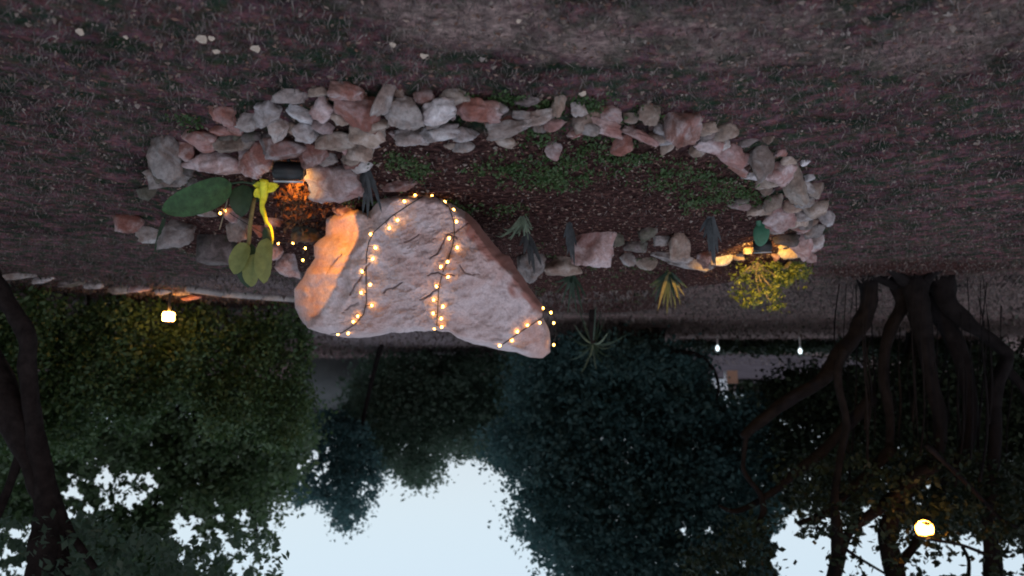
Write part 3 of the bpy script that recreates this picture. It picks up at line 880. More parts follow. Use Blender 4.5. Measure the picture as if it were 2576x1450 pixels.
spiky('aloe', 'grey-blue strap-leaved aloe between the red rock and the boulder', 'aloe', 918, 425,
      [(902, 505), (912, 540), (925, 552), (938, 520), (960, 535), (898, 470), (947, 490), (930, 470)], M_AGAVE, 15, extra=3)
spiky('spider_plant', 'small plant with pale arching striped leaves alone on bare soil', 'plant', 1318, 545,
      [(1245, 592), (1262, 570), (1275, 600), (1292, 588), (1335, 590), (1330, 605), (1305, 596), (1338, 570), (1318, 592), (1255, 582), (1283, 605), (1340, 580)], M_ROS, 7, sag=0.35, extra=5)
spiky('aloe', 'dark pointed aloe in front of the shadowed grey rock by the boulder', 'aloe', 1325, 588,
      [(1318, 640), (1332, 668), (1345, 690), (1352, 640), (1306, 620), (1362, 668)], M_AGAVE, 15)
spiky('aloe', 'slender grey aloe before the squat brown rock', 'aloe', 1432, 560,
      [(1425, 620), (1438, 655), (1445, 670), (1418, 600), (1450, 620), (1428, 640)], M_AGAVE, 13)
spiky('aloe', 'dark blue-green aloe beside the rusty rock near the orange glow', 'aloe', 1788, 545,
      [(1770, 600), (1785, 640), (1795, 668), (1806, 640), (1815, 610), (1800, 675), (1760, 585)], M_AGAVE, 15)
spiky('grass_clump', 'dark grassy clump rising behind the squat brown rock', 'plant', 1440, 690,
      [(1402, 735), (1412, 770), (1428, 790), (1440, 760), (1452, 795), (1466, 790), (1475, 750), (1445, 735), (1395, 710), (1460, 770)], M_SPIKE, 8, extra=4)
spiky('yucca', 'low yucca with yellowed drooping blades beyond the slab', 'yucca', 1682, 684,
      [(1640, 745), (1655, 782), (1668, 770), (1678, 792), (1690, 775), (1700, 778), (1712, 768), (1722, 745), (1648, 762), (1730, 725), (1705, 750), (1632, 720)], M_SPIKE, 10, m2=M_SPIKEY, extra=5, sag=0.1)

# big yucca in front of the far trees
gp = atY(1492, 800, 12.5); gp.z = Hz(gp.x, 12.5)
yu = empty('yucca', gp, 'large dark yucca with long thin blades before the far trees', 'yucca', 'spiky plants in the planting bed')
crown = atY(1492, 865, 12.5)
child_mesh('stem', tube_data([gp, (gp + crown) / 2 + Vector((0.02, 0, 0)), crown], [0.06, 0.05, 0.04], 8, 0.2), M_BARK2, yu)
r_ = random.Random(5)
for (x, y) in [(1455,770),(1468,800),(1482,785),(1500,745),(1512,775),(1520,800),(1545,868),(1560,850),(1582,838),(1450,880),(1440,850),(1470,910),(1500,930),(1520,915),(1540,895),(1430,905),(1480,900),(1460,940),(1530,835),(1445,815)]:
    tp = atY(x, y, 12.5 + r_.uniform(-0.4, 0.3))
    child_mesh('leaf', blade_data(crown, tp, 0.035, 0.0, bend=Vector((0, 0, 0.07))), M_SPIKE if r_.random() < 0.93 else M_ROS, yu)

# tall broad-leaved plant with the bright yellow stem
g0 = at(664, 452)
pl = empty('broad_leaf_plant', g0, 'tall plant with lit yellow stem and three long yellowing leaves', 'plant')
Yp = g0.y + 0.08
st = [(662, 455), (664, 490), (659, 520), (668, 548), (673, 565)]
child_mesh('stem', tube_data([g0] + [atY(x, y, Yp) for x, y in st[1:]], [0.030, 0.026, 0.016, 0.012, 0.012], 8, 0.3, 3), M_YSTEM, pl)
child_mesh('stem', tube_data([atY(*p, Yp + 0.02) for p in ((673, 562), (682, 575), (686, 600), (684, 615))], [0.011, 0.009, 0.007, 0.006], 7), M_YSTEM, pl)
child_mesh('stem', tube_data([atY(*p, Yp + 0.05) for p in ((640, 500), (630, 560), (626, 610), (622, 625))], [0.013, 0.014, 0.013, 0.008], 7), M_SPIKEY, pl)
r_ = random.Random(3)
for k in range(15):      # crumpled lit young leaves at the foot
    a = r_.uniform(0, 6.28)
    b = atY(664 + r_.uniform(-8, 8), 470 + r_.uniform(-8, 6), Yp)
    t = b + U * (math.cos(a) * 0.085) + V * (math.sin(a) * 0.07) + Vector((0, r_.uniform(-.03, .03), 0))
    child_mesh('young_leaf', oval_leaf_data(b, t, 0.05, Vector((r_.uniform(-.5, .5), -1, .4)), 0.2, 8, 4, 0.1, k), M_YSTEM, pl)
for (bx, by, tx, ty, w, m, dy) in [(622, 612, 588, 690, 52, M_PALELEAF, 0.02), (628, 612, 624, 724, 62, M_BIGDARK, 0.06), (672, 600, 664, 714, 52, M_PALELEAF, -0.02), (640, 640, 632, 722, 50, M_PALELEAF, 0.03)]:
    child_mesh('leaf', oval_leaf_data(atY(bx, by, Yp + dy), atY(tx, ty, Yp + dy + 0.05), w * Yp / F, Vector((0.25, -1, 0.2)), 0.05, 16, 8, 0.012, bx), m, pl)
child_mesh('leaf', blade_data(atY(668, 572, Yp), atY(676, 650, Yp), 0.075, 0.0), M_BIGDARK, pl)

g1 = at(640, 455)
pb = empty('low_broad_leaf_plant', g1, 'low plant with one very large green leaf lying towards the left rocks', 'plant')
Yb = g1.y
child_mesh('leaf', oval_leaf_data(atY(582, 462, Yb), atY(408, 530, Yb - 0.12), 0.20, Vector((0.1, -0.75, 0.65)), 0.06, 18, 8, 0.012, 1), M_BIGLEAF, pb)
child_mesh('leaf', oval_leaf_data(atY(612, 465, Yb + .05), atY(608, 546, Yb + .05), 0.15, Vector((0.1, -1, 0.3)), 0.05, 12, 6, 0.01, 2), M_BIGDARK, pb)
child_mesh('leaf', oval_leaf_data(atY(645, 455, Yb + .16), atY(636, 512, Yb + .16), 0.17, Vector((0.1, -1, 0.3)), 0.05, 12, 6, 0.01, 3), M_BIGDARK, pb)
child_mesh('stem', tube_data([g1, atY(636, 462, Yb), atY(612, 458, Yb), atY(582, 462, Yb)], [0.01, 0.009, 0.008, 0.007], 6), M_BIGDARK, pb)

g2 = at(412, 548)
o = newmesh('narrow_leaf', *blade_data(atY(414, 545, g2.y), atY(388, 636, g2.y + 0.03), 0.062, 0.0, prof=0.6), M_BIGDARK, loc=g2)
tag(o, 'single narrow dark leaf standing before the pale concrete lump', 'leaf')
pst = at(570, 470)
o = newmesh('garden_stake', *tube_data([atY(570, 460, pst.y), atY(572, 500, pst.y + .02), atY(564, 535, pst.y + .04), atY(552, 578, pst.y + .05)], [0.005, 0.005, 0.005, 0.004], 6), M_WOOD, loc=pst)
tag(o, 'thin pale stick holding a pair of glowing bulbs', 'stake')
o = newmesh('twig', *tube_data([atY(588, 458, 4.9), atY(612, 448, 4.9), atY(638, 440, 4.95)], [0.004, 0.004, 0.003], 5), M_WOOD, loc=atY(612, 448, 4.9))
tag(o, 'thin dry twig lying across the rocks near the yellow stem', 'twig')

# cactus pad near second spotlight
g3 = at(1908, 556)
pc = empty('cactus', g3, 'single oval green cactus pad above the second spotlight', 'cactus')
c = atY(1915, 590, g3.y + 0.05)
s = c.y / F
vs, fs = sphere_data((0, 0, 0), 1.0, 4)
TW = Matrix.Rotation(rad(-8), 3, U.cross(V))
vv = [c + TW @ (U * (v.x * 21 * s * (1 + 0.12 * v.y)) + V * (v.y * 31 * s)) + U.cross(V) * (v.z * 0.016) for v in vs]
child_mesh('pad', (vv, fs), M_PAD, pc)
child_mesh('stem', tube_data([g3 - Vector((0, 0, .02)), atY(1909, 566, g3.y + .04)], [0.02, 0.022], 8), M_PAD, pc)

# ------------------------------------------------------------------ spotlights on stakes
def spotlight(label, x, y, Y, yaw, tilt, sx=0.17, power=45, aim=None, blend=0.3, cone=120, col=(1.0, 0.35, 0.035)):
    head = atY(x, y, Y)
    gz = Hz(head.x, head.y)
    root = empty('garden_spotlight', Vector((head.x, head.y, gz)), label, 'garden light', 'solar garden spotlights in the bed')
    Rm = Matrix.Rotation(yaw, 3, 'Z') @ Matrix.Rotation(tilt, 3, 'X')
    child_mesh('housing', box_data(head, sx, 0.075, 0.095, Rm, 0.012), M_BLACK, root)
    child_mesh('lens', box_data(head + Rm @ Vector((0, 0.0395, -0.004)), sx * 0.82, 0.004, 0.066, Rm), M_LENS, root)
    rim = merge([box_data(head + Rm @ Vector((0, 0.036, 0.050)), sx * 0.98, 0.014, 0.006, Rm), box_data(head + Rm @ Vector((0, 0.036, -0.050)), sx * 0.98, 0.014, 0.006, Rm)])
    child_mesh('rim', rim, M_STEEL, root)
    child_mesh('bracket', box_data(head + Vector((0, 0, -0.06)), 0.02, 0.03, 0.06, None, 0.004), M_BLACK, root)
    child_mesh('stake', tube_data([head + Vector((0, 0, -0.06)), Vector((head.x, head.y, gz - 0.05))], [0.011, 0.009], 8), M_STEEL, root)
    ld = bpy.data.lights.new('beam', 'SPOT'); ld.energy = power; ld.color = col; ld.spot_size = rad(cone); ld.spot_blend = blend; ld.shadow_soft_size = 0.02
    lo = bpy.data.objects.new('beam', ld); C.objects.link(lo)
    p = head + Rm @ Vector((0, 0.055, 0))
    lo.location = p
    lo.rotation_euler = (Vector(aim) - p).to_track_quat('-Z', 'Y').to_euler()
    lo.parent = root; lo.matrix_parent_inverse = Matrix.Translation(-Vector(root.location))
    return root
spotlight('black box spotlight lighting the yellow stem and the boulder flank', 726, 430, at(726, 388).y + 0.0, rad(-5), rad(25), 0.17, 85, aim=atY(815, 668, 5.9), cone=46, blend=0.06)
spotlight('low black spotlight throwing orange light on stones and shrub', 1918, 618, at(1915, 588).y, rad(15), rad(10), 0.15, 120, aim=atY(1892, 735, 7.6), cone=80, blend=0.6, col=(1.0, 0.56, 0.10))

# ------------------------------------------------------------------ foliage
def leaves_at(P, size, flat=0.0, aspect=0.55):
    n = len(P)
    d = npr.normal(size=(n, 3)); d /= np.linalg.norm(d, axis=1)[:, None]
    e = npr.normal(size=(n, 3)); e[:, 2] *= (1 - flat)
    e -= d * np.sum(d * e, 1)[:, None]; e /= np.linalg.norm(e, axis=1)[:, None] + 1e-9
    s = size * npr.uniform(0.6, 1.35, n)
    a = d * (s * 0.5)[:, None]; b = e * (s * 0.5 * aspect)[:, None]
    return np.stack([P - a, P + b - a * 0.1, P + a, P - b - a * 0.1], 1)

def px_np(xs, ys, Ys):
    """picture positions at world depth -> world points"""
    cxv = (xs - W / 2) / F; cyv = -(ys - H / 2) / F
    M = np.array(RM)
    d = np.stack([cxv, cyv, -np.ones_like(cxv)], 1) @ M.T
    return np.array(CAM) + d * (Ys / d[:, 1])[:, None]

def crown_leaves(poly, Y0, Y1, nclump, per, csize, size, holes=(), edge=0.0, flat=0.0, zmin=0.02):
    poly = np.array(poly, float)
    lo = poly.min(0); hi = poly.max(0)
    xs = npr.uniform(lo[0], hi[0], nclump * 6); ys = npr.uniform(lo[1], hi[1], nclump * 6)
    ok = inpoly(xs, ys, poly)
    Yv = npr.uniform(Y0, Y1, nclump * 6)
    rpx = csize * F / Yv * 0.8
    dist = polydist(xs, ys, poly)
    ok &= dist > rpx * 0.55
    xs, ys, Yv = xs[ok][:nclump], ys[ok][:nclump], Yv[ok][:nclump]
    c = px_np(xs, ys, Yv)
    k = len(c)
    # clumps are little drooping domes of leaves
    cr = csize * npr.choice([0.35, 0.6, 0.9, 1.2, 1.7], k, p=[.2, .25, .25, .2, .1])
    off = npr.normal(size=(k, per, 3)); off /= np.linalg.norm(off, axis=2)[..., None]
    off *= (npr.uniform(0.25, 1, (k, per)) ** 0.6)[..., None]
    off[..., 2] *= 0.7
    P = (c[:, None, :] + off * cr[:, None, None]).reshape(-1, 3)
    # remove those in the sky gaps as they lie between branches
    if holes:
        rel = P - np.array(CAM)
        cc = rel @ np.array(RM)
        sx = cc[:, 0] / -cc[:, 2] * F + W / 2; sy = -cc[:, 1] / -cc[:, 2] * F + H / 2
        keep = np.ones(len(P), bool)
        for h in holes:
            hx, hy, hr = h[:3]; hr = hr * 1.15; pr = min(0.95, h[3] + 0.08) if len(h) > 3 else 0.95
            a = np.arctan2(sy - hy, sx - hx)
            rr = hr * (1 + 0.35 * np.sin(a * 3 + hx) + 0.2 * np.sin(a * 7 + hy))
            inside = np.hypot(sx - hx, sy - hy) < rr
            keep &= ~(inside & (npr.random(len(P)) < pr))
        P = P[keep]
    P = P[P[:, 2] > zmin]
    return leaves_at(P, size, flat)

def crown_obj(name, co, m, root):
    o = fastmesh(name, co, 4, m, root)
    o['kind'] = 'stuff'
    return o

def trunk_part(root, pts, rads, m=None, name='trunk', seg=12, rough=0.35):
    v, f = tube_data(pts, rads, seg, rough, rnd.uniform(0, 50))
    return child_mesh(name, (v, f), m or M_BARK, root)

HOLES = [(264,1198,22),(300,1232,34,.8),(335,1245,22,.8),(182,1237,20),(270,1271,16),(225,1281,9),(164,1296,18),(150,1278,10),(67,1350,26),(61,1435,26),(20,1390,16),(10,1440,18),(468,1323,28),(445,1350,14),(480,1345,12),
         (560,1375,24,.75),(600,1400,28,.7),(640,1360,26,.7),(520,1410,22,.7),(650,1430,30,.8),(590,1440,20,.8),(145,1345,14),(368,1204,14),(385,1222,14),(620,1310,20,.6),(350,1262,12),(30,1330,8),
         (540,1270,7,.9),(400,1180,5,.9),(500,1360,10,.8)]
HOLES_R = [(2020,1400,52),(1985,1350,30),(2055,1440,42),(1995,1440,38),(2188,1345,18),(2196,1290,20,.85),(2165,1400,24,.6),(2205,1430,26,.65),(2290,1400,22,.65),(2330,1400,18,.6),(2260,1440,20,.5),
           (2425,1415,36),(2460,1385,18),(2375,1425,24,.85),(2500,1405,8),(2555,1430,26,.8),(2460,1440,24),(2345,1440,24,.7),(2025,1290,5),(1970,1280,4),(1917,1222,5),(1913,1252,6),(1842,1240,4),(1818,1254,4),(2044,1272,5),
           (1719,1335,8),(1784,1335,9),(1720,1315,5),(1870,1415,9,.9),(1690,1250,3),(2335,1225,6),(2330,1245,5),(2260,1210,6),(1805,1440,5),(2140,1380,8,.9),(1990,1310,18,.7),(2270,1260,20,.35),(2300,1262,12,.5)]

hr_ = random.Random(19)
for (xa, xb, ya, yb, k) in ((430, 690, 1290, 1450, 60), (-20, 130, 1320, 1450, 22), (150, 400, 1190, 1300, 26), (690, 760, 1240, 1280, 0)):
    for _ in range(k): HOLES.append((hr_.uniform(xa, xb), hr_.uniform(ya, yb), hr_.uniform(4, 11), 0.8))
for _ in range(55): HOLES_R.append((hr_.uniform(1960, 2576), hr_.uniform(1350, 1450), hr_.uniform(5, 13), 0.8))
for _ in range(16): HOLES.append((hr_.uniform(740, 830), hr_.uniform(1120, 1240), hr_.uniform(3, 8), 0.75))

# hedge on the photo's left, along the kerb
hp = [(-260, 8.2), (0, 9.9), (250, 10.9), (500, 11.7), (780, 12.1)]
def hedge_left():
    n = 2300
    t = npr.uniform(0, 1, n)
    xs = np.interp(t, np.linspace(0, 1, len(hp)), [a[0] for a in hp]); Yb = np.interp(t, np.linspace(0, 1, len(hp)), [a[1] for a in hp])
    zt = 1.95 + 0.25 * np.sin(xs * 0.011) + 0.15 * np.sin(xs * 0.037)
    z = npr.uniform(0.05, 1, n) ** 0.85 * zt
    dep = npr.uniform(0, 1, n) ** 1.6 * 1.1
    base = px_np(xs, np.full(n, 740.0), Yb + dep)
    c = np.stack([base[:, 0], base[:, 1] + 0.12 * np.sin(xs * 0.03 + z * 3), z], 1)
    per = 34
    off = npr.normal(size=(n, per, 3)); off /= np.linalg.norm(off, axis=2)[..., None]; off *= (npr.uniform(0.2, 1, (n, per)) ** 0.6)[..., None]
    P = (c[:, None, :] + off * (0.22 * npr.uniform(0.5, 1.4, n))[:, None, None]).reshape(-1, 3)
    P = P[P[:, 2] > 0.02]
    root = empty('hedge', Vector((base[:, 0].mean(), 11.3, 0)), 'tall clipped green hedge with a glowing lamp at its foot', 'hedge')
    crown_obj('foliage', leaves_at(P, 0.075), L_HEDGE, root)
    for k in range(14):
        x = -100 + k * 66 + rnd.uniform(-15, 15); Yk = np.interp(x, [a[0] for a in hp], [a[1] for a in hp]) + 0.5
        b = atY(x, 740, Yk); b.z = 0
        trunk_part(root, [b, b + Vector((rnd.uniform(-.1, .1), 0, 0.8)), b + Vector((rnd.uniform(-.2, .2), 0, 1.6))], [0.03, 0.025, 0.012], M_BARK2, 'stem', 6)
    return root
hedge_left()

def tree(name, label, cat, bx, Y, poly, Y0, Y1, ncl, per, cs, ls, m, holes=(), limbs=(), tr=0.16, group=None, top=None, flat=0.0):
    b = atY(bx, 700, Y); b.z = 0
    root = empty(name, b, label, cat, group)
    crown_obj('crown', crown_leaves(poly, Y0, Y1, ncl, per, cs, ls, holes, flat=flat), m, root)
    tp = atY(*(top or (bx, sum(p[1] for p in poly) / len(poly))), (Y0 + Y1) / 2)
    trunk_part(root, [b - Vector((0, 0, .1)), b.lerp(tp, 0.35) + Vector((0.1, 0, 0)), b.lerp(tp, 0.7), tp], [tr, tr * .8, tr * .55, tr * .2])
    for L in limbs:
        trunk_part(root, [atY(x, y, (Y0 + Y1) / 2 + L[-1]) for x, y in L[0]], L[1], name='branch', seg=8)
    return root
TG = 'trees standing round the lawn'
tree('tree', 'broad yellow-green tree rising behind the hedge', 'tree', 520, 15.5,
     [(-220,1050),(120,1040),(420,1030),(700,1010),(800,960),(800,1120),(770,1200),(735,1275),(705,1262),(692,1300),(684,1375),(690,1450),(700,1560),(-220,1560)],
     13.6, 17.5, 2900, 34, 0.42, 0.115, L_YEL, HOLES, [([(520,1000),(430,1150),(380,1300)], [.09,.06,.03], 0), ([(520,1050),(610,1200),(650,1360)], [.09,.06,.03], 0), ([(500,1000),(300,1120),(150,1180)], [.08,.05,.03], 0)], group=TG)
tree('tree', 'slim pointed tree whose top reaches lowest into the open sky', 'tree', 965, 22,
     [(700,1020),(780,1030),(905,1050),(960,1150),(962,1190),(958,1264),(927,1268),(915,1310),(893,1337),(866,1357),(840,1325),(826,1299),(793,1265),(765,1280),(738,1285),(712,1245),(700,1160)],
     20.5, 23.5, 520, 36, 0.42, 0.12, L_TEAL, HOLES[-16:] + [(790,1150,12,.7),(765,1180,10,.7),(800,1190,12,.7),(820,1170,8,.7),(905,1240,14,.6),(925,1225,12,.7),(800,1215,10,.6),(885,1300,6)], [([(865,1050),(862,1200),(868,1345)], [.10,.06,.015], 0)], top=(866,1330), tr=0.07, group=TG)
tree('tree', 'dense rounded tree directly behind the boulder', 'tree', 1080, 25,
     [(850,1020),(900,900),(1000,880),(1340,880),(1340,1150),(1290,1200),(1236,1180),(1185,1152),(1160,1170),(1130,1149),(1112,1206),(1078,1231),(1033,1249),(993,1207),(954,1194),(900,1150)],
     22.5, 27, 1600, 36, 0.5, 0.13, L_MID, [(950,1195,12,.8),(985,1185,10,.7),(1020,1120,5,.8)], [([(1080,950),(1040,1080),(1035,1220)], [.12,.07,.02], 0), ([(1080,950),(1160,1050),(1200,1130)], [.10,.06,.02], 0)], group=TG)
tree('tree', 'very large dark blue-green tree filling the middle of the view beside the open sky', 'tree', 1640, 17,
     [(1290,900),(1330,850),(1450,835),(1560,830),(1680,850),(1780,900),(1800,960),(1800,995),(1935,995),(1950,1120),(1990,1300),(1960,1320),(1950,1380),(1975,1450),(1980,1600),(1390,1600),(1380,1450),(1351,1407),(1328,1377),(1300,1346),(1272,1343),(1277,1312),(1297,1247),(1279,1219),(1240,1180),(1200,1120),(1270,1040)],
     14.8, 19.5, 4300, 36, 0.46, 0.11, L_TEAL, HOLES_R + [(1322,1370,6),(1330,1300,7),(1345,1310,6),(1300,1215,5)], [([(1600,900),(1700,886),(1760,896),(1795,930),(1808,975),(1800,1010)], [.05,.045,.04,.035,.03,.015], -2.0), ([(1640,950),(1560,1100),(1480,1250)], [.16,.10,.04], 0), ([(1640,950),(1700,1150),(1690,1350)], [.16,.10,.04], 0)], tr=0.28, group=TG)
tree('tree', 'black-green tree mass behind the hanging roots of the fig', 'tree', 2300, 17.5,
     [(1900,960),(1960,915),(2150,905),(2480,880),(2700,860),(2800,860),(2800,1400),(2560,1400),(2470,1362),(2380,1372),(2280,1352),(2230,1300),(2100,1310),(1980,1318),(1930,1290)],
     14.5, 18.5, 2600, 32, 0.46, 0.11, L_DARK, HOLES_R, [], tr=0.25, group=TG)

# shrubs / low hedge strips on the right
def shrub(label, poly, Y0, Y1, ncl, per, cs, ls, m, bx, name='shrub', group=None, stems=4):
    b = atY(bx, 700, (Y0 + Y1) / 2); b.z = Hz(b.x, b.y)
    root = empty(name, b, label, 'shrub', group)
    crown_obj('foliage', crown_leaves(poly, Y0, Y1, ncl, per, cs, ls), m, root)
    r_ = random.Random(int(bx))
    pts = np.array(poly)
    for k in range(stems):
        q = pts[r_.randrange(len(pts))]; cxy = pts.mean(0)
        tp = atY(cxy[0] * .4 + q[0] * .6, cxy[1] * .4 + q[1] * .6, (Y0 + Y1) / 2 + r_.uniform(-.1, .1)); tp.z = max(tp.z, b.z + 0.1)
        trunk_part(root, [b, b.lerp(tp, 0.5) + Vector((r_.uniform(-.03, .03), 0, .02)), tp], [0.012 * Y0 / 6, 0.009 * Y0 / 6, 0.005 * Y0 / 6], M_WOOD if Y0 < 9 else M_BARK2, 'stem', 6)
    return root
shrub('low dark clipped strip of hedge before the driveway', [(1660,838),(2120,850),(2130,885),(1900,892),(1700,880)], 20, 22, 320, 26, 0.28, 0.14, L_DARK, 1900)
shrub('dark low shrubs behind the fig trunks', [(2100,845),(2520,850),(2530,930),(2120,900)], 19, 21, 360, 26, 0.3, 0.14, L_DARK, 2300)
shrub('bluish bush at the far edge of the lawn past the fig', [(2490,930),(2640,905),(2680,1010),(2500,1010)], 17.5, 19, 120, 26, 0.25, 0.12, L_TEAL, 2570)
shrub('dark green bush under the large blue-green tree', [(1380,850),(1560,835),(1760,905),(1760,960),(1400,960)], 14.5, 16.5, 420, 30, 0.3, 0.11, L_TEAL, 1560)
shrub('small bush at the grey wall between the two far trees', [(800,1030),(900,1030),(890,1080),(790,1080)], 24, 25.5, 60, 26, 0.3, 0.13, L_TEAL, 850, stems=0)
shrub('leafy bush lit yellow from below by the second spotlight', [(1830,672),(1870,655),(1950,650),(2000,668),(2010,700),(1975,735),(1960,790),(1935,795),(1915,760),(1870,790),(1840,765),(1830,730),(1812,690)],
      7.35, 7.95, 105, 17, 0.080, 0.036, L_SHRUB, 1905, stems=14)
shrub('dark green bush at the corner of the border beside the yellow-lit one', [(1940,655),(2040,655),(2040,720),(1950,712)], 7.5, 8.1, 40, 20, 0.09, 0.04, L_SHRUB, 1990, stems=5)

# far woods closing the view behind everything
nn_ = 5200
fx = npr.uniform(-62, 62, nn_); fy = npr.uniform(62, 70, nn_); fz = npr.uniform(0, 1, nn_) * (4.2 + 0.8 * np.sin(fx * 0.3) + 0.6 * np.sin(fx * 0.9))
off = npr.normal(size=(nn_, 9, 3)) * 0.55
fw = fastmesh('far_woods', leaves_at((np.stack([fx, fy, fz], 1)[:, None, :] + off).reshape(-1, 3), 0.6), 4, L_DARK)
tag(fw, 'dark far wood closing off the end of the driveway', 'woods', kind='stuff')

# grey wall seen through the gap
p0 = atY(760, 900, 30); p1 = atY(925, 900, 30)
wl_ = empty('garden_wall', Vector(((p0.x + p1.x) / 2, 30, 0)), 'plain grey wall seen through the gap between hedge and trees', 'wall')
child_mesh('wall_panel', box_data(((p0.x + p1.x) / 2, 30, 0.95), abs(p0.x - p1.x), 0.2, 2.1, None, 0.02), M_WALL, wl_)
child_mesh('coping', box_data(((p0.x + p1.x) / 2, 30, 2.04), abs(p0.x - p1.x) + 0.1, 0.3, 0.08, None, 0.01), M_CONC, wl_)

# ------------------------------------------------------------------ fig with many stems on the photo's right
YF = 9.6
b0 = at(2280, 705)
fig = empty('fig_tree', b0, 'spreading many-stemmed fig with hanging aerial roots', 'tree')
def ft(pts, rads, name='trunk', dy=0.0):
    P = []
    for p in pts:
        p = (p[0] + rnd.uniform(-8, 8), p[1] + rnd.uniform(-6, 6)) + tuple(p[2:])
        Yk = YF + dy + (p[2] if len(p) > 2 else 0)
        P.append(atY(p[0], p[1], Yk))
    return trunk_part(fig, P, [r * 0.66 * YF / F for r in rads], M_BARK, name, 12, 0.35)
ft([(2185,682),(2192,740),(2165,810),(2120,880),(2060,950),(1985,1010),(1920,1062),(1872,1100)], [48,32,32,32,28,24,20,15], dy=0.1)
ft([(1872,1095),(1868,1150),(1880,1190),(1905,1240),(1915,1290),(1900,1330)], [11,8,9,11,12,5], 'branch', dy=0.1)
ft([(2120,870),(2108,950),(2122,1060),(2118,1160),(2105,1260),(2100,1340),(2100,1400),(2085,1520)], [12,16,13,13,14,20,24,30], dy=-0.15)
ft([(2255,690),(2262,760),(2235,840),(2222,930),(2232,1040),(2240,1150)], [40,26,24,20,18,14], dy=0.2)
ft([(2300,690),(2310,770),(2318,860),(2345,960),(2360,1080),(2340,1180)], [52,44,30,26,24,22], dy=0.0)
ft([(2370,700),(2390,770),(2450,815),(2515,868),(2530,900),(2505,980),(2502,1100),(2500,1250),(2490,1330),(2495,1420),(2500,1520)], [52,36,26,22,24,26,22,20,22,30,34], dy=0.05)
ft([(2330,740),(2390,840),(2430,960),(2440,1080),(2400,1180)], [44,36,28,26,20], dy=0.3)
ft([(2190,1000),(2080,1120),(1990,1200),(1935,1250),(1860,1290),(1815,1270)], [24,22,16,12,9,5], 'branch', dy=0.35)
ft([(2240,1130),(2180,1190),(2110,1260),(2060,1300),(2000,1320)], [20,18,16,14,8], 'branch', dy=0.15)
ft([(2350,1165),(2290,1210),(2240,1260),(2180,1310),(2130,1350),(2112,1420)], [24,26,24,18,15,12], 'branch', dy=0.0)
ft([(2350,1165),(2300,1215),(2240,1290),(2225,1360),(2250,1420),(2270,1520)], [26,28,30,32,36,40], 'branch', dy=0.4)
ft([(2360,1190),(2372,1230),(2340,1290),(2300,1370),(2270,1420)], [16,14,14,16,18], 'branch', dy=0.5)
ft([(2520,920),(2570,980),(2600,1080),(2620,1250)], [20,18,18,14], 'branch', dy=0.1)
ft([(2330,1120),(2450,1230),(2520,1310),(2560,1330)], [12,8,6,5], 'branch', dy=-0.5)
ft([(2060,1330),(2140,1390),(2230,1440)], [7,6,5], 'branch', dy=0.6)
ft([(2420,1380),(2440,1420),(2435,1500)], [6,7,9], 'branch', dy=0.8)
r_ = random.Random(21)
for k in range(36):
    x = r_.uniform(2110, 2540); x2 = x + r_.uniform(-14, 14)
    y1 = r_.uniform(1050, 1230); y0 = r_.uniform(700, 900) if k % 3 else 690
    ft([(x, y1), (x * .7 + x2 * .3 + r_.uniform(-14, 14), y1 * .7 + y0 * .3), (x * .3 + x2 * .7 + r_.uniform(-14, 14), y1 * .3 + y0 * .7), (x2, y0)], [r_.uniform(1, 6), r_.uniform(1, 5), r_.uniform(1, 3), r_.uniform(0.8, 3)], 'aerial_root', dy=r_.uniform(-0.5, 0.7))
# root mound and buttresses
for a in [((2250,700),(2200,696),(2150,694)), ((2350,705),(2400,715),(2440,725)), ((2280,698),(2250,686),(2225,680)), ((2320,698),(2350,686),(2380,682))]:
    pts = [at(x, min(y, 735)) + Vector((0, 0, z)) for (x, y), z in zip(a, (0.07, 0.0, -0.04))]
    trunk_part(fig, pts, [0.09, 0.05, 0.02], M_BARK, 'root', 10)
cp = [(1850,1290),(2000,1270),(2200,1230),(2400,1240),(2700,1200),(2800,1700),(1700,1700),(1700,1400)]
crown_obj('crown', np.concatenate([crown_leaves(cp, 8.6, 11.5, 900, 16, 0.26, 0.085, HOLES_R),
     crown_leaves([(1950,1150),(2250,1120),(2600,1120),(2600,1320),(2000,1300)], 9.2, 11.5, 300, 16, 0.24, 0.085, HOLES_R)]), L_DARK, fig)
# unseen canopy above the frame, extended to shade the ground by the fig
n = 1500
cx_ = npr.uniform(-10.5, -1.9, n); cy_ = npr.uniform(6.0, 14, n); cz = 5.3 + npr.uniform(0, 1.6, n) + 0.25 * np.sin(cx_ * 2)
Pn = np.stack([cx_, cy_, cz], 1)
off = npr.normal(size=(n, 16, 3)); off /= np.linalg.norm(off, axis=2)[..., None]
crown_obj('unseen_shade_crown', leaves_at((Pn[:, None, :] + off * 0.4).reshape(-1, 3), 0.13), L_DARK, fig)

# small tree on the photo's left: two dark stems crossing
lt = empty('small_tree', atY(-60, 690, 6.4) * 1.0, 'thin twin-stemmed dark tree at the photo edge by the hedge', 'tree')
lt.location.z = 0
def lf(pts, rads, name='trunk', dy=0.0):
    return trunk_part(lt, [atY(x, y, 6.4 + dy) for x, y in pts], [r * 6.4 / F for r in rads], M_BARK2, name, 12, 0.35)
lf([(-40,598),(-30,680),(5,745),(45,800),(68,850),(70,940),(82,1060),(105,1180),(125,1280),(110,1370),(105,1450),(100,1600)], [30,24,22,22,22,20,22,24,30,34,32,34])
lf([(-130,720),(-60,860),(0,985),(50,1090),(95,1190),(125,1280),(150,1360),(170,1480)], [44,42,38,36,34,32,18,14], dy=0.05)
lf([(110,1220),(155,1300),(190,1360),(240,1430)], [14,11,9,7], 'branch')
lf([(60,1120),(20,1230),(-20,1330)], [12,10,8], 'branch')
crown_obj('crown', crown_leaves([(-150,1300),(60,1290),(200,1270),(430,1340),(690,1330),(690,1600),(-150,1600)], 5.9, 8.6, 480, 14, 0.20, 0.075, HOLES), L_MID, lt)
n = 2200
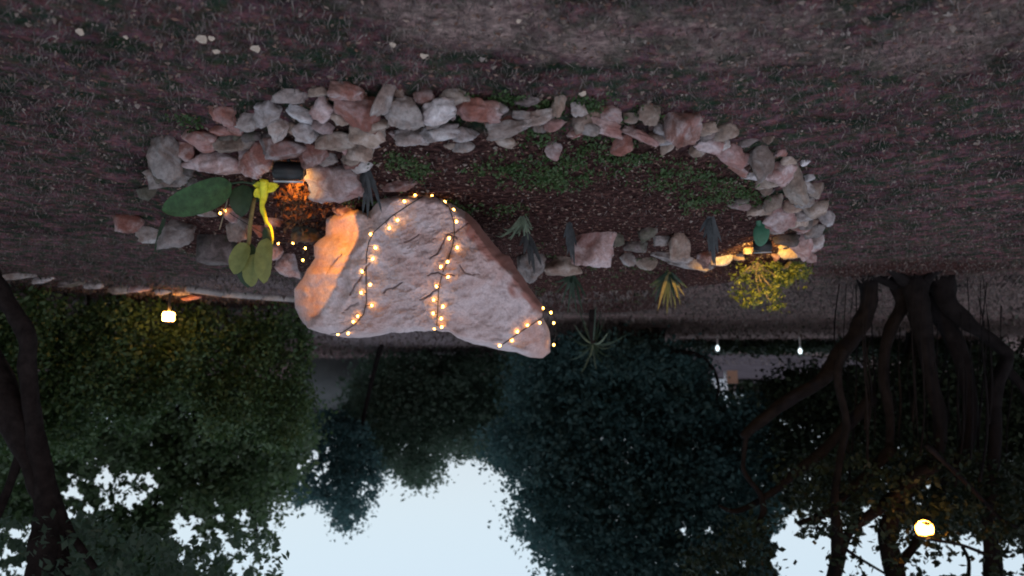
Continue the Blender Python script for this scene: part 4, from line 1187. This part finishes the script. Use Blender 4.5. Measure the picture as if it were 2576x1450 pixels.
cx_ = npr.uniform(1.3, 8.5, n); cy_ = npr.uniform(-2.0, 9.5, n); cz = 4.6 + npr.uniform(0, 1.4, n)
Pn = np.stack([cx_, cy_, cz], 1)
off = npr.normal(size=(n, 14, 3)); off /= np.linalg.norm(off, axis=2)[..., None]
crown_obj('unseen_shade_crown', leaves_at((Pn[:, None, :] + off * 0.35).reshape(-1, 3), 0.12), L_MID, lt)  # unseen overhead crown, widened and thickened to shade the near lawn

# ------------------------------------------------------------------ lamps
def point(parent, p, energy, col, r):
    ld = bpy.data.lights.new('glow', 'POINT'); ld.energy = energy; ld.color = col; ld.shadow_soft_size = r
    lo = bpy.data.objects.new('glow', ld); C.objects.link(lo); lo.location = p
    lo.parent = parent; lo.matrix_parent_inverse = Matrix.Translation(-Vector(parent.location))
# hedge-foot lamp
hl = atY(424, 797, 10.85)
r0 = empty('hedge_lamp', Vector((hl.x, hl.y, 0)), 'bright warm box lamp on a short post at the foot of the hedge', 'garden light')
child_mesh('lamp_glass', box_data(hl, 0.12, 0.12, 0.12, Matrix.Rotation(rad(12), 3, 'Z'), 0.01), M_BOXLAMP, r0)
child_mesh('lamp_cap', box_data(hl + Vector((0, 0, 0.085)), 0.17, 0.17, 0.03, Matrix.Rotation(rad(12), 3, 'Z'), 0.006), M_BLACK, r0)
child_mesh('post', tube_data([Vector((hl.x, hl.y, -0.05)), hl - Vector((0, 0, 0.065))], [0.022, 0.022], 8), M_BLACK, r0)
#point(r0, hl + Vector((0, -0.14, 0.02)), 22, (1, 0.58, 0.24), 0.06)
# tall lamp in the fig's branches
tl = atY(2326, 1331, 9.0)
r1 = empty('street_lamp', Vector((tl.x, tl.y, 0)), 'round orange lamp on an arm glowing high among the fig branches', 'lamp')
child_mesh('globe', sphere_data(tl, 0.095, 3), M_GLOBE, r1)
child_mesh('lamp_cap', sphere_data(tl + Vector((0, 0, 0.085)), 0.10, 3, (1, 1, 0.35)), M_BLACK, r1)
child_mesh('arm', tube_data([tl + Vector((0, 0, 0.10)), atY(2345, 1345, 9.1) + Vector((0, 0, 0.06)), atY(2420, 1372, 9.4), atY(2496, 1402, 9.65)], [0.018, 0.018, 0.018, 0.022], 8), M_BARK2, r1)
#point(r1, tl + Vector((0, -0.13, 0)), 26, (1, 0.45, 0.15), 0.09)

# ------------------------------------------------------------------ far small things on the driveway
for (x, y, lab) in ((1805, 877, 'small cool white marker light by the drive, nearer the boulder'), (2013, 884, 'small cool white marker light by the drive, nearer the fig')):
    c = atY(x, y, 19.2)
    r2 = empty('marker_light', Vector((c.x, c.y, 0)), lab, 'marker light', 'white marker lights by the driveway')
    child_mesh('light_head', sphere_data(c, 0.062, 2, (0.75, 0.75, 1.3)), M_LED, r2)
    child_mesh('light_cap', sphere_data(c + Vector((0, 0, 0.085)), 0.075, 2, (1, 1, 0.3)), M_BLACK, r2)
    child_mesh('post', tube_data([Vector((c.x, c.y, -0.05)), c - Vector((0, 0, .07))], [0.02, 0.02], 6), M_WHITE, r2)

def chair(label, x, Y, yaw, w, h, m, mseat):
    b = atY(x, 900, Y); b.z = 0
    root = empty('garden_chair', b, label, 'chair')
    Rz = Matrix.Rotation(yaw, 3, 'Z')
    def bx(c, sx, sy, sz, rx=0): return box_data(b + Rz @ Vector(c), sx, sy, sz, Rz @ Matrix.Rotation(rx, 3, 'X'), min(sx, sy, sz) * .2)
    for sx in (-1, 1):
        for sy in (-1, 1):
            child_mesh('leg', bx((sx * w * .45, sy * w * .4, h * .24), .05, .05, h * .48), m, root)
        child_mesh('armrest', bx((sx * w * .48, 0, h * .68), .06, w * .85, .04), m, root)
    child_mesh('seat', bx((0, 0, h * .48), w, w * .85, .05), mseat, root)
    for k in range(5): child_mesh('slat', bx(((k - 2) * w * .2, w * .42 + .04, h * .75), w * .15, .03, h * .52, rad(-12)), mseat, root)
    child_mesh('top_rail', bx((0, w * .42 + .1, h), w, .05, .07), m, root)
    return root
chair('white plastic garden chair far off on the driveway', 1808, 44, rad(25), 0.75, 1.05, M_WHITE, M_WHITE)
chair('dark slatted garden chair on the driveway by the fig', 2022, 31, rad(-30), 0.85, 1.1, M_BLACK, M_CONC)
c = atY(1842, 955, 43); c.z = 0.34
vs, fs = box_data(c, 0.55, 0.5, 0.68, Matrix.Rotation(rad(10), 3, 'Z'), 0.02)
v2, f2 = box_data(c + Vector((0, 0, .36)), 0.60, 0.55, 0.06, Matrix.Rotation(rad(10), 3, 'Z'), 0.01)
v, f = merge([(vs, fs), (v2, f2)])
tag(newmesh('crate', v, f, M_BOX, loc=Vector((c.x, c.y, 0)), smoothsh=False), 'brown crate standing next to the white garden chair', 'crate')
pp = atY(1984, 900, 29); pp.z = 0
v, f = merge([tube_data([pp, pp + Vector((0, 0, 1.0))], [0.07, 0.06], 8), sphere_data(pp + Vector((0, 0, 1.02)), 0.085, 2, (1, 1, .5))])
tag(newmesh('gate_post', v, f, M_BLACK, loc=pp), 'short dark post at the edge of the driveway', 'post')

# ------------------------------------------------------------------ ground cover
def terrain_z(P):
    return height(P[:, 0], P[:, 1])
def in_view(P):
    rel = P - np.array(CAM); cc = rel @ np.array(RM)
    sx = cc[:, 0] / -cc[:, 2] * F + W / 2; sy = -cc[:, 1] / -cc[:, 2] * F + H / 2
    return sx, sy
def scatter(n, y0, y1, power=1.0):
    Y = y0 + (y1 - y0) * npr.random(n) ** power
    X = npr.uniform(-0.80, 0.80, n) * (Y + 0.3)
    Z = height(X, Y)
    return np.stack([X, Y, Z], 1)

P = scatter(150000, 2.4, 14, 1.5)
sd = polydist(P[:, 0], P[:, 1], BED)
keep = (sd < 0.02) | (npr.random(len(P)) < 0.12)
keep &= npr.random(len(P)) > 0.75 * dirt_mask(P[:, 0], P[:, 1])
dens = np.array([0.5 + 0.5 * noise.noise(Vector((a * 1.3, b * 1.3, 4))) + 0.25 * noise.noise(Vector((a * 5, b * 5, 4))) for a, b in P[:, :2]])
keep &= npr.random(len(P)) < np.clip(0.15 + dens * 1.1, 0.05, 1)
P = P[keep]
n = len(P)
hgt = npr.uniform(0.010, 0.034, n) * (1 + 0.03 * P[:, 1])
a = npr.uniform(0, 6.28, n); wd = npr.uniform(0.0018, 0.0042, n) * (0.7 + P[:, 1] * 0.12)
sidev = np.stack([np.cos(a), np.sin(a), np.zeros(n)], 1) * wd[:, None]
lean = npr.normal(size=(n, 3)) * 0.6; lean[:, 2] = 1
tip = P + lean * hgt[:, None]
o = fastmesh('grass', np.stack([P - sidev, P + sidev, tip], 1), 3, L_GRASS)
tag(o, 'short dry mottled grass of the lawn', 'grass', kind='stuff')

P = scatter(26000, 2.4, 12, 1.4)
sd = polydist(P[:, 0], P[:, 1], BED)
P = P[(sd > 0.1) | (npr.random(len(P)) < 0.28)]
P[:, 2] += 0.008
co = leaves_at(P, 0.030, flat=0.0, aspect=0.5)
co[..., 2] = P[:, 2][:, None] + (co[..., 2] - P[:, 2][:, None]) * 0.45
o = fastmesh('leaf_litter', co, 4, L_LITTER)
tag(o, 'brown leaf litter and chips scattered on soil and lawn', 'leaf litter', kind='stuff')

# rough tufts over the far lawn
P = scatter(26000, 9.5, 34, 1.3)
n = len(P); a = npr.uniform(0, 6.28, n); k = P[:, 1]
hg = npr.uniform(0.02, 0.075, n) * (0.5 + k / 20); wd = hg * npr.uniform(0.15, 0.5, n)
sv = np.stack([np.cos(a), np.sin(a), np.zeros(n)], 1) * wd[:, None]
ln = npr.normal(size=(n, 3)) * 0.5; ln[:, 2] = 1

o = fastmesh('rough_grass', np.stack([P - sv, P + sv, P + ln * hg[:, None]], 1), 3, L_GRASS)
tag(o, 'rough grass tufts over the far lawn', 'grass', kind='stuff')

# gravel chips
P = scatter(7000, 2.4, 11, 1.3)
n = len(P)
oct_ = np.array([[1,0,0],[-1,0,0],[0,1,0],[0,-1,0],[0,0,1],[0,0,-1]], float)
of = [(0,2,4),(2,1,4),(1,3,4),(3,0,4),(2,0,5),(1,2,5),(3,1,5),(0,3,5)]
s = npr.uniform(0.003, 0.010, n) * npr.choice([1, 1, 1, 1.7], n)
Vv = P[:, None, :] + (oct_[None] + npr.normal(size=(n, 6, 3)) * 0.25) * s[:, None, None]
tri = np.stack([Vv[:, list(f)] for f in of], 1).reshape(-1, 3, 3)
o = fastmesh('gravel', tri, 3, ROCKS['t'])
tag(o, 'small gravel chips strewn over the ground', 'gravel', kind='stuff')

# green weeds
WPX = [(1340,420,130,34,700),(1400,450,60,22,350),(1010,398,36,18,120),(1060,430,34,24,130),(1250,525,60,18,120),(1160,520,40,16,80),(1290,245,50,16,120),(1380,285,36,18,90),(1560,395,110,22,300),(1700,440,80,36,350),
       (1790,470,90,40,420),(1740,500,40,24,120),(1880,490,50,20,220),(1480,255,50,14,90),(1500,320,50,16,90),(1630,275,24,18,60),(1230,320,50,14,100),(1350,350,50,16,110),(1500,370,60,20,160),(1400,660,80,30,110),(1600,680,120,30,160),
       (1350,730,40,40,90),(1400,760,80,26,120),(1610,740,60,30,110),(470,300,50,20,60),(900,500,60,16,50)]
LL = []
for x, y, rx, ry, k in WPX:
    for _ in range(k // 5 + 4):
        u, v = npr.normal(size=2) * 0.62
        try: g = at(x + u * rx, y + v * ry)
        except Exception: continue
        m_ = rnd.randint(3, 12)
        off = npr.normal(size=(m_, 3)) * np.array([0.022, 0.022, 0.014]); off[:, 2] = np.abs(off[:, 2]) + 0.008
        LL.append(np.array(g) + off)
o = fastmesh('weeds', leaves_at(np.concatenate(LL), 0.024), 4, L_WEED)
tag(o, 'green weeds and moss growing in patches over the bed and between the border stones', 'weeds', kind='stuff')

# dry thatch round the foot of the first spotlight
LL = []
for _ in range(420):
    g = at(755 + npr.normal() * 26, 500 + npr.normal() * 28)
    LL.append(np.array(g) + np.array([0, 0, abs(npr.normal()) * 0.03]))
LLn = np.concatenate([np.array(LL) + npr.normal(size=(len(LL), 3)) * 0.01 for _ in range(3)])
L_LIT2 = leaf_mat('dark_dry_leaf', [(0.03, 0.012, 0.008), (0.06, 0.024, 0.014), (0.10, 0.045, 0.025), (0.2, 0.12, 0.06)], nscale=12, transl=0, rough=0.8, spec=0.3)
o = fastmesh('dry_leaves', leaves_at(LLn, 0.055, aspect=0.3), 4, L_LIT2)
tag(o, 'heap of dry brown leaves glowing orange behind the black spotlight', 'leaf litter', kind='stuff')

# pale fallen leaves on the lawn
FL = [((508,86,30),'largest pale fallen leaf on the lawn, with a smaller one touching it'),((533,84,18),'small pale leaf touching the largest fallen leaf'),((202,68,24),'tan fallen leaf nearest the upper left corner of the photo'),
      ((317,82,14),'small upright pale leaf left of the largest fallen leaf'),((545,117,18),'narrow pale leaf just past the largest fallen leaf'),((643,110,26),'long thin pale twig-like leaf on open lawn'),
      ((1067,128,20),'pinkish leaf lying on the bare dirt patch'),((988,100,20),'pale curled leaf on the edge of the bare dirt patch'),((1305,40,16),'small light leaf near the top edge on bare dirt'),((1465,225,18),'pale square chip lying just outside the border')]
for i, ((x, y, w), lab) in enumerate(FL):
    g = at(x, y); s = w * g.y / F
    a = rnd.uniform(0, 6.28)
    d = Vector((math.cos(a), math.sin(a) * 1.0, 0.12)) * s * 0.5
    if abs(d.x) < s * .35: d.x = s * .45
    c = g + Vector((0, 0, 0.02))
    v, f = oval_leaf_data(c - d, c + d, s * 0.9, Vector((0, -0.5, 1)), 0.1, 8, 4, 0.05, i)
    tag(newmesh('fallen_leaf', v, f, M_DRYLEAF, loc=g), lab, 'leaf', 'pale fallen leaves on the lawn')
